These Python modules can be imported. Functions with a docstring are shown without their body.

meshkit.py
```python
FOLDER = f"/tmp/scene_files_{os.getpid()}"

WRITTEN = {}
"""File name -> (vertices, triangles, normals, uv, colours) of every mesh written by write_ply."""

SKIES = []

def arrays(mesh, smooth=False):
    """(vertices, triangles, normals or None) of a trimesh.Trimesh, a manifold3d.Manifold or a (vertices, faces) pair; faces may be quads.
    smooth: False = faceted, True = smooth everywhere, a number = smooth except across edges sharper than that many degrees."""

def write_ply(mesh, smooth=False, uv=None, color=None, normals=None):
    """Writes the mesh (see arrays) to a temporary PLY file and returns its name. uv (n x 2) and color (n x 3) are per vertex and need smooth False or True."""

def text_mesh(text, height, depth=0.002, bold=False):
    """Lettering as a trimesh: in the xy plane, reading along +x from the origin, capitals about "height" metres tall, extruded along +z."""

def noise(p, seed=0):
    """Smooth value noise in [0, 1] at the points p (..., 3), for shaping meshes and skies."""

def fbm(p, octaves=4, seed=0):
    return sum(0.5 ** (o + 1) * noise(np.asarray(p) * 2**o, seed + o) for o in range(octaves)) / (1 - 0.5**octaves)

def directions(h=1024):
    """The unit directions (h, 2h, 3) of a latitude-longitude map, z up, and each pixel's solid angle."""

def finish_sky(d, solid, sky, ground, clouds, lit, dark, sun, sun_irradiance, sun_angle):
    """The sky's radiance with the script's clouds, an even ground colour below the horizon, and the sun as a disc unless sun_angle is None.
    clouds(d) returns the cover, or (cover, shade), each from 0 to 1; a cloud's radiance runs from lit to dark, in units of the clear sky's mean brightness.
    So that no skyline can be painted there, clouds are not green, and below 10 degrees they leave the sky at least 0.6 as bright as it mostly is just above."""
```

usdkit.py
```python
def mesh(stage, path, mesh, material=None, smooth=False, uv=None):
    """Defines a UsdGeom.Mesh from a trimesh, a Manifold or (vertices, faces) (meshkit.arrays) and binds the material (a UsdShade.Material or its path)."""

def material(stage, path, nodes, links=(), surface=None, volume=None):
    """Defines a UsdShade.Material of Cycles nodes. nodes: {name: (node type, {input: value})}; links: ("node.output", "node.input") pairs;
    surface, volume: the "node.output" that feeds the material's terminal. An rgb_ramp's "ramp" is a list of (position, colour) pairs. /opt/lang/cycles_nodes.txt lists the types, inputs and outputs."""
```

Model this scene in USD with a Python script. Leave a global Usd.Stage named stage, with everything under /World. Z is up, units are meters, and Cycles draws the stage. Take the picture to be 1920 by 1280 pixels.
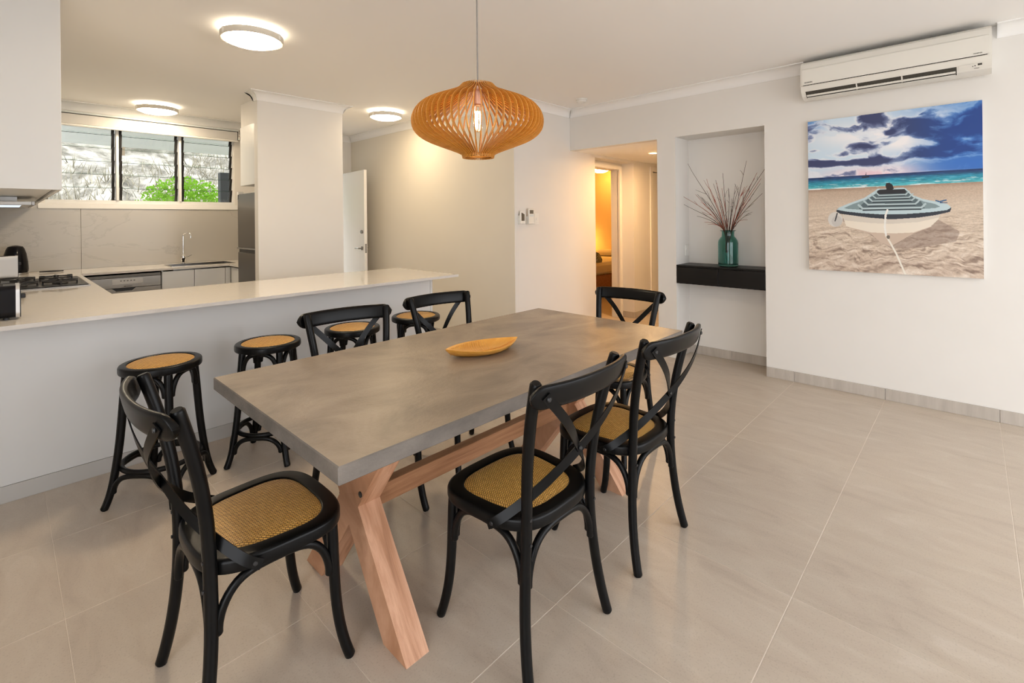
import math
import random

import numpy as np
import trimesh
from shapely import contains_xy
from shapely.geometry import LineString, Point, Polygon, box as sbox
from pxr import Gf, Sdf, Usd, UsdGeom, UsdLux, UsdShade, Vt

import meshkit
import usdkit

random.seed(7)
RNG = np.random.default_rng(7)
stage = Usd.Stage.CreateInMemory()
UsdGeom.SetStageUpAxis(stage, "Z")
UsdGeom.SetStageMetersPerUnit(stage, 1.0)
stage.SetDefaultPrim(UsdGeom.Xform.Define(stage, "/World").GetPrim())
UsdGeom.Scope.Define(stage, "/World/Looks")
PI = math.pi

# ------------------------------------------------------------------ camera
EYE = np.array([0.0, 0.0, 1.362])
YAW, ROLL = math.radians(43.51), math.radians(0.5512)
cam = UsdGeom.Camera.Define(stage, "/World/camera")
fwd = np.array([math.cos(YAW), math.sin(YAW), 0.0])
rgt = np.array([math.sin(YAW), -math.cos(YAW), 0.0])
dwn = np.array([0, 0, -1.0])
cr = math.cos(ROLL) * rgt + math.sin(ROLL) * dwn
cd = -math.sin(ROLL) * rgt + math.cos(ROLL) * dwn
cam.AddTransformOp().Set(Gf.Matrix4d(*[*cr, 0], *[*(-cd), 0], *[*(-fwd), 0], *[*EYE, 1]))
cam.CreateHorizontalApertureAttr(36.0)
cam.CreateVerticalApertureAttr(24.0)
cam.CreateFocalLengthAttr(36.0 * 909.23 / 1920)
cam.CreateVerticalApertureOffsetAttr(-(640 - 411.81) / 1920 * 36)
cam.CreateClippingRangeAttr(Gf.Vec2f(0.05, 200))
cam.CreateExposureAttr(0.02)

# ------------------------------------------------------------------ sky and sun
SKY, SUN = 1.35, 5.2
dome = UsdLux.DomeLight.Define(stage, "/World/sky")
dome.CreateIntensityAttr(SKY)
dome.CreateColorAttr(Gf.Vec3f(0.97, 0.99, 1.03))
sun = UsdLux.DistantLight.Define(stage, "/World/sun")
sun.CreateIntensityAttr(SUN)
sun.CreateAngleAttr(0.6)
sun.CreateColorAttr(Gf.Vec3f(1.0, 0.95, 0.86))
sun.AddRotateXYZOp().Set(Gf.Vec3f(-24, -10, 0))
CEIL_LIGHT, BULB, DOWN, BED_CEIL, BED_LAMP = 74.0, 200.0, 2100.0, 44.0, 70.0

# ------------------------------------------------------------------ helpers
USED = {}


def numbered(name, parent="/World"):
    k = (parent, name)
    USED[k] = USED.get(k, -1) + 1
    return f"{parent}/{name}" if USED[k] == 0 else f"{parent}/{name}_{USED[k]:03d}"


def tag(p, label=None, cat=None, group=None, kind=None):
    p = p.GetPrim() if hasattr(p, "GetPrim") else p
    for key, v in (("label", label), ("category", cat), ("group", group), ("kind", kind)):
        if v:
            p.SetCustomDataByKey(key, v)
    return p


def thing(name, label, cat, loc=(0, 0, 0), rot=0.0, group=None, kind=None):
    x = UsdGeom.Xform.Define(stage, numbered(name))
    x.AddTranslateOp().Set(Gf.Vec3d(*map(float, loc)))
    x.AddRotateZOp().Set(float(rot))
    return tag(x, label, cat, group, kind)


def copy_of(src, label, loc, rot=0.0, group=None):
    was = src.GetCustomData()
    r = thing(src.GetName(), label, was["category"], loc, rot, group or was.get("group"))
    r.GetReferences().AddInternalReference(src.GetPath())
    r.SetInstanceable(True)
    return r


def part(parent, name, mesh, mat, smooth=35, label=None, kind=None):
    p = usdkit.mesh(stage, numbered(name, str(parent.GetPath())), mesh, M[mat], smooth)
    return tag(p, label, None, None, kind)


def solo(name, mesh, mat, label, cat=None, smooth=35, group=None, kind=None):
    return tag(usdkit.mesh(stage, numbered(name), mesh, M[mat], smooth), label, cat, group, kind)


def cat_mesh(*ms):
    return trimesh.util.concatenate([m for m in ms])


def box(x0, x1, y0, y1, z0, z1):
    m = trimesh.creation.box([abs(x1 - x0), abs(y1 - y0), abs(z1 - z0)])
    m.apply_translation([(x0 + x1) / 2, (y0 + y1) / 2, (z0 + z1) / 2])
    return m


def rbox(x0, x1, y0, y1, z0, z1, b=0.003):
    """box with chamfered edges."""
    c = np.array([(x0 + x1) / 2, (y0 + y1) / 2, (z0 + z1) / 2])
    h = np.array([abs(x1 - x0), abs(y1 - y0), abs(z1 - z0)]) / 2
    b = min(b, 0.45 * h.min())
    pts = []
    for s in np.ndindex(2, 2, 2):
        sg = np.array(s) * 2 - 1
        for k in range(3):
            e = h - b
            e[k] = h[k]
            pts.append(c + sg * e)
    return trimesh.convex.convex_hull(np.array(pts))


def cyl(r, z0, z1, n=32, at=(0, 0), r2=None):
    return lathe([(0, z0), (r, z0), (r if r2 is None else r2, z1), (0, z1)], n, at)


def lathe(prof, n=48, at=(0, 0), z=0.0):
    prof = np.array(prof, float)
    a = np.arange(n) * 2 * PI / n
    v = np.stack([np.outer(prof[:, 0], np.cos(a)), np.outer(prof[:, 0], np.sin(a)), np.repeat(prof[:, 1:2], n, 1)], -1)
    k = len(prof)
    i, j = np.meshgrid(np.arange(k - 1), np.arange(n), indexing="ij")
    q = np.stack([i * n + j, i * n + (j + 1) % n, (i + 1) * n + (j + 1) % n, (i + 1) * n + j], -1).reshape(-1, 4)
    m = trimesh.Trimesh(v.reshape(-1, 3), np.vstack([q[:, [0, 1, 2]], q[:, [0, 2, 3]]]), process=False)
    m.merge_vertices()
    m.update_faces(m.nondegenerate_faces())
    m.apply_translation([at[0], at[1], z])
    return m


def spline(pts, n=24):
    from scipy.interpolate import CubicSpline

    p = np.array(pts, float)
    t = np.r_[0, np.cumsum(np.linalg.norm(np.diff(p, axis=0), axis=1))]
    return CubicSpline(t, p)(np.linspace(0, t[-1], n))


def frames(p, closed=False):
    p = np.array(p, float)
    if closed:
        t = np.roll(p, -1, 0) - np.roll(p, 1, 0)
    else:
        t = np.gradient(p, axis=0)
    t /= np.linalg.norm(t, axis=1, keepdims=True)
    a = np.zeros_like(p)
    ref = np.array([0, 0, 1.0]) if abs(t[0, 2]) < 0.9 else np.array([1.0, 0, 0])
    a[0] = np.cross(t[0], ref)
    a[0] /= np.linalg.norm(a[0])
    for i in range(1, len(p)):
        v = a[i - 1] - t[i] * np.dot(a[i - 1], t[i])
        a[i] = v / np.linalg.norm(v)
    return t, a, np.cross(t, a)


def loft(rings, closed=False, caps=True):
    """rings: (k, n, 3) loops joined in order."""
    r = np.array(rings, float)
    k, n, _ = r.shape
    i, j = np.meshgrid(np.arange(k if closed else k - 1), np.arange(n), indexing="ij")
    i2 = (i + 1) % k
    q = np.stack([i * n + j, i * n + (j + 1) % n, i2 * n + (j + 1) % n, i2 * n + j], -1).reshape(-1, 4)
    v, f = r.reshape(-1, 3), [q[:, [0, 1, 2]], q[:, [0, 2, 3]]]
    if caps and not closed:
        v = np.vstack([v, r[0].mean(0), r[-1].mean(0)])
        jj = np.arange(n)
        f.append(np.stack([(jj + 1) % n, jj, np.full(n, k * n)], 1))
        f.append(np.stack([(k - 1) * n + jj, (k - 1) * n + (jj + 1) % n, np.full(n, k * n + 1)], 1))
    m = trimesh.Trimesh(v, np.vstack(f), process=False)
    trimesh.repair.fix_normals(m)
    return m


def tube(pts, r, n=12, closed=False, flat=1.0):
    p = np.array(pts, float)
    t, a, b = frames(p, closed)
    r = np.broadcast_to(r, (len(p),))
    ang = np.arange(n) * 2 * PI / n
    if not closed:  # soft ends
        ext = 0.35 * r
        p = np.vstack([p[0] - t[0] * 0, p, p[-1]])
        t, a, b = np.vstack([t[0], t, t[-1]]), np.vstack([a[0], a, a[-1]]), np.vstack([b[0], b, b[-1]])
        p[1], p[-2] = p[1] + t[1] * ext[0], p[-2] - t[-2] * ext[-1]
        r = np.r_[r[0] * 0.72, r, r[-1] * 0.72]
    rings = p[:, None] + r[:, None, None] * (np.cos(ang)[None, :, None] * a[:, None] + flat * np.sin(ang)[None, :, None] * b[:, None])
    return loft(rings, closed)


def ribbon(pts, side, w, th):
    """flat strip along pts, its width along the vectors side."""
    p, s = np.array(pts, float), np.array(side, float)
    t = np.gradient(p, axis=0)
    t /= np.linalg.norm(t, axis=1, keepdims=True)
    s = s - t * (s * t).sum(1, keepdims=True)
    s /= np.linalg.norm(s, axis=1, keepdims=True)
    nrm = np.cross(t, s)
    w = np.broadcast_to(w, (len(p),))[:, None]
    rings = np.stack([p - s * w / 2 - nrm * th / 2, p + s * w / 2 - nrm * th / 2, p + s * w / 2 + nrm * th / 2, p - s * w / 2 + nrm * th / 2], 1)
    return loft(rings)


def prism(poly, z0, z1):
    m = trimesh.creation.extrude_polygon(Polygon(poly) if not isinstance(poly, Polygon) else poly, z1 - z0, engine="earcut")
    m.apply_translation([0, 0, z0])
    return m


def yz_prism(poly, x0, x1):
    """polygon given as (y, z), extruded along x."""
    m = prism(poly, 0, x1 - x0)
    m.apply_transform(np.array([[0, 0, 1, x0], [1, 0, 0, 0], [0, 1, 0, 0], [0, 0, 0, 1.0]]))
    return m


def xz_prism(poly, y0, y1):
    m = prism(poly, 0, y1 - y0)
    m.apply_transform(np.array([[1, 0, 0, 0], [0, 0, 1, y0], [0, 1, 0, 0], [0, 0, 0, 1.0]]))
    m.invert() if m.volume < 0 else None
    return m


def turn(m, deg, axis=(0, 0, 1), at=(0, 0, 0)):
    m = m.copy()
    m.apply_transform(trimesh.transformations.rotation_matrix(math.radians(deg), axis, at))
    return m


def move(m, *d):
    m = m.copy()
    m.apply_translation(d)
    return m


def smap(rgb):
    """sRGB 0-255 to linear."""
    c = np.array(rgb, float) / 255
    return tuple(np.where(c < 0.04045, c / 12.92, ((c + 0.055) / 1.055) ** 2.4))


# ------------------------------------------------------------------ materials
M = {}


def pbr(name, color, rough=0.5, metal=0.0, spec=0.5, vary=None, scale=(1, 1, 1), nscale=8.0, detail=4, bump=0.0, bscale=None, coat=0.0, rnd=0.0, emit=None, strength=0.0, trans=0.0, ior=1.5, coords="position", distortion=0.0, ramp=(0.3, 0.7)):
    nodes = {"p": ("principled_bsdf", {"base_color": color, "roughness": rough, "metallic": metal, "specular_ior_level": spec, "coat_weight": coat, "transmission_weight": trans, "ior": ior})}
    links = []
    if emit is not None:
        nodes["p"][1].update(emission_color=emit, emission_strength=strength)
    if vary is not None or bump:
        nodes["g"] = ("geometry", {}) if coords == "position" else ("texture_coordinate", {})
        nodes["m"] = ("mapping", {"scale": scale})
        links.append(("g.position" if coords == "position" else "g.object", "m.vector"))
    if vary is not None:
        nodes["n"] = ("noise_texture", {"scale": nscale, "detail": detail, "roughness": 0.6, "distortion": distortion})
        stops = [(ramp[0], color), (ramp[1], vary)] if isinstance(vary, tuple) else list(vary)
        nodes["r"] = ("rgb_ramp", {"ramp": stops})
        links += [("m.vector", "n.vector"), ("n.fac", "r.fac")]
        out = "r.color"
        if rnd:
            nodes["oi"] = ("object_info", {})
            nodes["mr"] = ("map_range", {"from_min": 0.0, "from_max": 1.0, "to_min": 1 - rnd, "to_max": 1 + rnd})
            nodes["h"] = ("hsv", {})
            links += [("oi.random", "mr.value"), ("mr.result", "h.value"), (out, "h.color")]
            out = "h.color"
        links.append((out, "p.base_color"))
    if bump:
        nodes["bn"] = ("noise_texture", {"scale": bscale or nscale * 4, "detail": 5, "roughness": 0.6})
        nodes["b"] = ("bump", {"strength": 1.0, "distance": bump})
        links += [("m.vector", "bn.vector"), ("bn.fac", "b.height"), ("b.normal", "p.normal")]
    M[name] = usdkit.material(stage, f"/World/Looks/{name}", nodes, links, surface="p.BSDF")


def emitter(name, color, strength):
    M[name] = usdkit.material(stage, f"/World/Looks/{name}", {"e": ("emission", {"color": color, "strength": strength})}, [], surface="e.emission")


pbr("wall_paint", (0.74, 0.715, 0.675), 0.6, vary=(0.755, 0.73, 0.69), nscale=3, bump=0.0002, bscale=260)
pbr("cream_paint", (0.73, 0.68, 0.59), 0.6, vary=(0.745, 0.695, 0.605), nscale=3)  # wall paint with the warm cast of the hall lamp put into its colour
pbr("ceiling_paint", (0.90, 0.885, 0.86), 0.75)
pbr("trim_paint", (0.84, 0.83, 0.81), 0.5)
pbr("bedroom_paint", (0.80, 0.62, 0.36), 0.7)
pbr("white_laminate", (0.70, 0.705, 0.70), 0.3)
pbr("door_paint", (0.82, 0.80, 0.76), 0.35)
pbr("quartz", (0.66, 0.625, 0.58), 0.08, vary=(0.68, 0.645, 0.60), nscale=30, spec=0.5)
pbr("brushed", (0.70, 0.70, 0.70), 0.35, 0.6)
pbr("brushed_dark", (0.46, 0.44, 0.41), 0.4, 0.5)
pbr("kick_metal", (0.62, 0.62, 0.61), 0.3, 0.5)
FT = [(0.25, smap((174, 160, 145))), (0.42, smap((186, 172, 156))), (0.58, smap((191, 178, 162))), (0.75, smap((199, 187, 173)))]
M["floor_tile"] = usdkit.material(
    stage, "/World/Looks/floor_tile",
    {"g": ("geometry", {}), "m": ("mapping", {"scale": (4.2, 1.3, 1)}), "n": ("noise_texture", {"scale": 2.3, "detail": 12, "roughness": 0.62, "distortion": 0.9}), "r": ("rgb_ramp", {"ramp": FT}),
     "n2": ("noise_texture", {"scale": 160.0, "detail": 3}), "r2": ("rgb_ramp", {"ramp": [(0.30, (0.80, 0.79, 0.78)), (0.45, (1, 1, 1))]}), "mx": ("mix", {"mix_type": "multiply", "fac": 0.7}),
     "oi": ("object_info", {}), "mr": ("map_range", {"from_min": 0.0, "from_max": 1.0, "to_min": 0.975, "to_max": 1.025}), "h": ("hsv", {}),
     "bn": ("noise_texture", {"scale": 90.0, "detail": 4}), "b": ("bump", {"strength": 0.5, "distance": 0.0004}), "p": ("principled_bsdf", {"roughness": 0.36, "specular_ior_level": 0.5})},
    [("g.position", "m.vector"), ("m.vector", "n.vector"), ("n.fac", "r.fac"), ("g.position", "n2.vector"), ("n2.fac", "r2.fac"), ("r.color", "mx.color1"), ("r2.color", "mx.color2"), ("oi.random", "mr.value"), ("mr.result", "h.value"), ("mx.color", "h.color"), ("h.color", "p.base_color"), ("g.position", "bn.vector"), ("bn.fac", "b.height"), ("b.normal", "p.normal")], surface="p.BSDF")
pbr("skirting_tile", smap((172, 163, 153)), 0.4, vary=smap((192, 184, 174)), scale=(1, 8, 1), nscale=2.2, detail=8, rnd=0.03)
pbr("grout", smap((214, 202, 188)), 0.85)
pbr("marble", (0.45, 0.425, 0.385), 0.25, vary=[(0.0, (0.43, 0.405, 0.365)), (0.47, (0.46, 0.435, 0.395)), (0.499, (0.41, 0.385, 0.35)), (0.506, (0.465, 0.44, 0.40)), (1.0, (0.45, 0.425, 0.385))], scale=(1, 1, 2.2), nscale=1.1, detail=6, distortion=0.8)
pbr("steel", (0.33, 0.315, 0.295), 0.28, 1.0)
pbr("dark_steel", (0.13, 0.118, 0.10), 0.3, 0.9)
pbr("chrome", (0.85, 0.85, 0.86), 0.07, 1.0)
pbr("black_gloss", (0.004, 0.004, 0.006), 0.15, spec=0.25)
pbr("black_plastic", (0.015, 0.015, 0.016), 0.4)
pbr("white_plastic", (0.78, 0.77, 0.73), 0.35)
pbr("white_enamel", (0.80, 0.83, 0.88), 0.12)
pbr("grey_screen", (0.11, 0.10, 0.08), 0.3)
pbr("print_grey", (0.08, 0.075, 0.065), 0.6)
pbr("black_lacquer", (0.0022, 0.0024, 0.0028), 0.30, spec=0.20, vary=(0.004, 0.004, 0.004), nscale=14, coords="object")
pbr("worn_gold", (0.40, 0.24, 0.08), 0.5)
pbr("concrete", smap((148, 127, 103)), 0.33, vary=[(0.0, smap((88, 78, 68))), (0.34, smap((116, 103, 90))), (0.5, smap((140, 124, 107))), (0.62, smap((153, 137, 119))), (1.0, smap((184, 168, 147)))], scale=(1.0, 1.5, 1), nscale=2.6, detail=12, bump=0.0008, bscale=60, distortion=0.7)
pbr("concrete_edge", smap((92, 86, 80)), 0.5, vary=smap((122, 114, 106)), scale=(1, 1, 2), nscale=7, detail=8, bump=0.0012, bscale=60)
pbr("acacia", smap((186, 138, 108)), 0.5, vary=[(0.2, smap((132, 86, 56))), (0.42, smap((180, 130, 96))), (0.6, smap((206, 158, 126))), (0.85, smap((152, 102, 66)))], scale=(14, 1.4, 1.4), nscale=2.4, detail=8, bump=0.0006, bscale=40, distortion=0.5)
pbr("acacia_beam", smap((164, 112, 76)), 0.5, vary=[(0.2, smap((108, 68, 42))), (0.42, smap((156, 106, 70))), (0.6, smap((180, 130, 92))), (0.85, smap((130, 82, 52)))], scale=(1.0, 12, 16), nscale=2.2, detail=8, bump=0.0005, bscale=40, distortion=0.5)
pbr("bowl_wood", smap((214, 150, 58)), 0.38, vary=smap((232, 172, 80)), scale=(3, 14, 3), nscale=3, coords="object", coat=0.25)
pbr("ply", smap((198, 128, 40)), 0.45, vary=smap((212, 148, 60)), scale=(2, 2, 40), nscale=5, rnd=0.06)
pbr("cord_grey", (0.26, 0.24, 0.22), 0.5)
pbr("copper", (0.75, 0.48, 0.36), 0.25, 1.0)
pbr("shelf_black", (0.004, 0.0036, 0.0034), 0.42, spec=0.3, vary=(0.009, 0.008, 0.0075), scale=(1, 1, 14), nscale=5)
pbr("glass_teal", (0.25, 0.55, 0.51), 0.03, trans=1.0, ior=1.45)
pbr("twig_dark", smap((62, 38, 28)), 0.7)
pbr("twig_red", smap((150, 66, 40)), 0.65)
pbr("canvas_side", (0.70, 0.66, 0.60), 0.8)
pbr("ac_white", (0.76, 0.735, 0.67), 0.4)
pbr("ac_dark", (0.05, 0.045, 0.035), 0.6)
pbr("hob_black", (0.006, 0.006, 0.008), 0.3, spec=0.2)
pbr("iron", (0.02, 0.019, 0.018), 0.6)
pbr("sheet", (0.80, 0.72, 0.55), 0.8)
pbr("velour", (0.30, 0.13, 0.05), 0.9, vary=(0.42, 0.20, 0.09), nscale=30)
pbr("towel", (0.5, 0.48, 0.40), 0.9, vary=(0.10, 0.12, 0.06), nscale=40)
pbr("clip_black", (0.012, 0.011, 0.010), 0.5)
pbr("glass_edge", (0.05, 0.075, 0.065), 0.2)
pbr("frame_white", (0.74, 0.74, 0.73), 0.4)
pbr("blind_fabric", (0.60, 0.585, 0.56), 0.7)
pbr("soffit_grey", (0.62, 0.66, 0.66), 0.7)
pbr("hill_soil", (0.30, 0.27, 0.23), 0.95, vary=[(0.25, (0.05, 0.045, 0.04)), (0.42, (0.16, 0.145, 0.12)), (0.55, (0.36, 0.33, 0.29)), (0.68, (0.46, 0.42, 0.36)), (0.8, (0.20, 0.24, 0.08))], nscale=2.6, detail=10)
pbr("dry_grass", (0.40, 0.36, 0.28), 0.9, vary=(0.10, 0.09, 0.06), nscale=3)
pbr("deck", (0.64, 0.61, 0.57), 0.8)
pbr("post_dark", (0.05, 0.055, 0.06), 0.5)
pbr("bark", (0.20, 0.15, 0.10), 0.9)
M["leaf"] = usdkit.material(stage, "/World/Looks/leaf", {"d": ("diffuse_bsdf", {"color": (0.14, 0.30, 0.03)}), "t": ("translucent_bsdf", {"color": (0.22, 0.40, 0.04)}), "x": ("mix_closure", {"fac": 0.4})}, [("d.BSDF", "x.closure1"), ("t.BSDF", "x.closure2")], surface="x.closure")
M["pane"] = usdkit.material(stage, "/World/Looks/pane", {"t": ("transparent_bsdf", {"color": (0.95, 0.97, 0.96)}), "g": ("glossy_bsdf", {"color": (0.9, 0.9, 0.9), "roughness": 0.02}), "f": ("fresnel", {"IOR": 1.35}), "x": ("mix_closure", {})}, [("f.fac", "x.fac"), ("t.BSDF", "x.closure1"), ("g.BSDF", "x.closure2")], surface="x.closure")
M["bulb_glass"] = usdkit.material(stage, "/World/Looks/bulb_glass", {"t": ("transparent_bsdf", {"color": (1.0, 0.95, 0.85)}), "g": ("glossy_bsdf", {"color": (0.9, 0.9, 0.9), "roughness": 0.02}), "f": ("fresnel", {"IOR": 1.4}), "x": ("mix_closure", {})}, [("f.fac", "x.fac"), ("t.BSDF", "x.closure1"), ("g.BSDF", "x.closure2")], surface="x.closure")
M["cane"] = usdkit.material(
    stage, "/World/Looks/cane",
    {"tc": ("texture_coordinate", {}), "mp": ("mapping", {"rotation": (0, 0, 0.6)}),
     "br": ("brick_texture", {"scale": 1.0, "brick_width": 0.0115, "row_height": 0.0064, "mortar_size": 0.0011, "mortar_smooth": 0.5, "bias": 0.0, "color1": smap((232, 184, 100)), "color2": smap((216, 164, 78)), "mortar": smap((104, 64, 20))}),
     "n": ("noise_texture", {"scale": 60.0, "detail": 3}), "mx": ("mix", {"mix_type": "multiply", "fac": 0.35}), "rr": ("rgb_ramp", {"ramp": [(0.3, (0.45, 0.4, 0.3)), (0.65, (1, 1, 1))]}),
     "iv": ("math", {"math_type": "subtract", "value1": 1.0}), "b": ("bump", {"strength": 0.7, "distance": 0.0015}), "p": ("principled_bsdf", {"roughness": 0.45})},
    [("tc.object", "mp.vector"), ("mp.vector", "br.vector"), ("mp.vector", "n.vector"), ("n.fac", "rr.fac"), ("br.color", "mx.color1"), ("rr.color", "mx.color2"), ("mx.color", "p.base_color"), ("br.fac", "iv.value2"), ("iv.value", "b.height"), ("b.normal", "p.normal")], surface="p.BSDF")
M["print_picture"] = usdkit.material(stage, "/World/Looks/print_picture", {"a": ("attribute", {"attribute": "ink"}), "p": ("principled_bsdf", {"roughness": 0.6})}, [("a.color", "p.base_color")], surface="p.BSDF")
emitter("lamp_white", (1.0, 0.81, 0.57), CEIL_LIGHT)
emitter("lamp_warm", (1.0, 0.78, 0.50), CEIL_LIGHT * 0.6)
emitter("lamp_side", (1.0, 0.84, 0.62), CEIL_LIGHT * 0.12)
emitter("filament", (1.0, 0.62, 0.26), BULB)
emitter("down_glow", (1.0, 0.60, 0.27), DOWN)
emitter("bed_glow", (1.0, 0.47, 0.10), BED_CEIL)
emitter("bedside_glow", (1.0, 0.48, 0.10), BED_LAMP)
emitter("hood_glow", (0.75, 0.85, 1.0), 1.2)

# ------------------------------------------------------------------ the room
ZC = 2.605          # ceiling
XP = 4.515          # wall with the picture
YS = 3.353          # wall with the remotes
XH = 3.57           # entry-hall wall
YW = 6.66           # kitchen window wall
XL, YF, XB = -0.17, -2.1, -1.7
S = dict(kind="structure")

T0, TX, TY = 0.6, 0.143, -0.122
floor = thing("floor", "large beige stone-look floor tiles with pale grout lines", "floor", **S)
part(floor, "grout_bed", box(XB, 9.3, YF, 7.4, -0.06, -0.0008), "grout", False)
for i in range(-4, 16):
    for j in range(-4, 13):
        x0, y0 = TX + i * T0 + 0.001, TY + j * T0 + 0.0015
        x1, y1 = x0 + T0 - 0.002, y0 + T0 - 0.003
        x0, x1, y0, y1 = max(x0, XB), min(x1, 9.3), max(y0, YF), min(y1, 7.4)
        if x1 - x0 < 0.02 or y1 - y0 < 0.02 or (x0 > 5 and (y1 < 2.2)) or (x1 < -0.2 and y0 > 3.5):
            continue
        b = 0.0006
        v = [(x0, y0, -0.012), (x1, y0, -0.012), (x1, y1, -0.012), (x0, y1, -0.012), (x0, y0, -b), (x1, y0, -b), (x1, y1, -b), (x0, y1, -b), (x0 + b, y0 + b, 0), (x1 - b, y0 + b, 0), (x1 - b, y1 - b, 0), (x0 + b, y1 - b, 0)]
        q = [(0, 1, 5, 4), (1, 2, 6, 5), (2, 3, 7, 6), (3, 0, 4, 7), (4, 5, 9, 8), (5, 6, 10, 9), (6, 7, 11, 10), (7, 4, 8, 11), (8, 9, 10, 11)]
        part(floor, "tile", (np.array(v), np.array(q)), "floor_tile", False)

solo("ceiling", box(XB - 0.1, XP + 0.35, YF - 0.1, YW + 0.1, ZC, ZC + 0.12), "ceiling_paint", "flat white ceiling over the dining room and kitchen", "ceiling", False, **S)
wr = cat_mesh(box(XP, 4.865, YF, 1.29, -0.02, ZC), box(XP, 4.865, 1.29, 2.09, 2.15, ZC), box(4.815, 4.865, 1.29, 2.09, -0.02, 2.15), box(XP, 4.865, 2.09, 2.28, -0.02, ZC), box(XP, 4.615, 2.28, YS, 2.15, ZC))
solo("wall_right", wr, "wall_paint", "off-white wall with the alcove and the opening to the lamp-lit passage", "wall", False, **S)
solo("wall_back", prism([(XH, YS), (5.02, YS), (5.02, YS + 0.18), (4.9, YS + 0.18), (4.9, YS + 0.1), (XH + 0.1, YS + 0.1)], -0.02, ZC), "wall_paint", "off-white wall with the two remote controls", "wall", False, **S)
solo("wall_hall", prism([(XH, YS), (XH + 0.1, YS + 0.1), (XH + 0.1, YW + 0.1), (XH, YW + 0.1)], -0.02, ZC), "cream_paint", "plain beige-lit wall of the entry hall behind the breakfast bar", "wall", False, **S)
DX0, DX1 = 2.64, 3.44
solo("wall_end", cat_mesh(box(2.545, DX0, YW, YW + 0.1, -0.02, ZC), box(DX1, XH, YW, YW + 0.1, -0.02, ZC), box(DX0, DX1, YW, YW + 0.1, 2.42, ZC)), "wall_paint", "narrow end wall of the entry hall around the front door", "wall", False, **S)
WX0, WX1, WZ0, WZ1 = 0.30, 2.0, 1.56, 2.44
solo("wall_kitchen", cat_mesh(box(XL - 0.1, WX0, YW, YW + 0.12, -0.02, ZC), box(WX1, 2.545, YW, YW + 0.12, -0.02, ZC), box(WX0, WX1, YW, YW + 0.12, -0.02, WZ0), box(WX0, WX1, YW, YW + 0.12, WZ1, ZC)), "wall_paint", "white kitchen wall around the louvre window", "wall", False, **S)
solo("wall_left", cat_mesh(box(XL - 0.1, XL, 3.45, YW, -0.02, ZC), box(XB, XL, 3.35, 3.45, -0.02, ZC), box(XB - 0.1, XB, YF, -1.7, -0.02, ZC), box(XB - 0.1, XB, 0.6, 3.45, -0.02, ZC), box(XB - 0.1, XB, -1.7, 0.6, 2.35, ZC)), "wall_paint", "white wall at the left of the kitchen and dining room", "wall", False, **S)  # the unseen opening on the left is added to even out the daylight
solo("wall_front", cat_mesh(box(XB, 0.5, YF - 0.1, YF, -0.02, ZC), box(4.3, XP, YF - 0.1, YF, -0.02, ZC), box(0.5, 4.3, YF - 0.1, YF, 2.35, ZC), box(2.35, 2.45, YF - 0.1, YF, -0.02, 2.35)), "wall_paint", "wall behind the camera with wide openings to the terrace", "wall", False, **S)
YC, CX0, CX1 = 4.93, 1.685, 2.545
solo("wall_column", cat_mesh(box(CX0, CX1, YC, YC + 0.09, -0.02, ZC), box(CX1 - 0.1, CX1, YC + 0.09, YW, -0.02, ZC), box(CX0 + 0.075, CX1 - 0.1, YC + 0.09, 5.625, 2.36, ZC)), "wall_paint", "broad white pillar wall beside the fridge", "wall", False, **S)

# cove cornices
CO = 0.083


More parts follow.
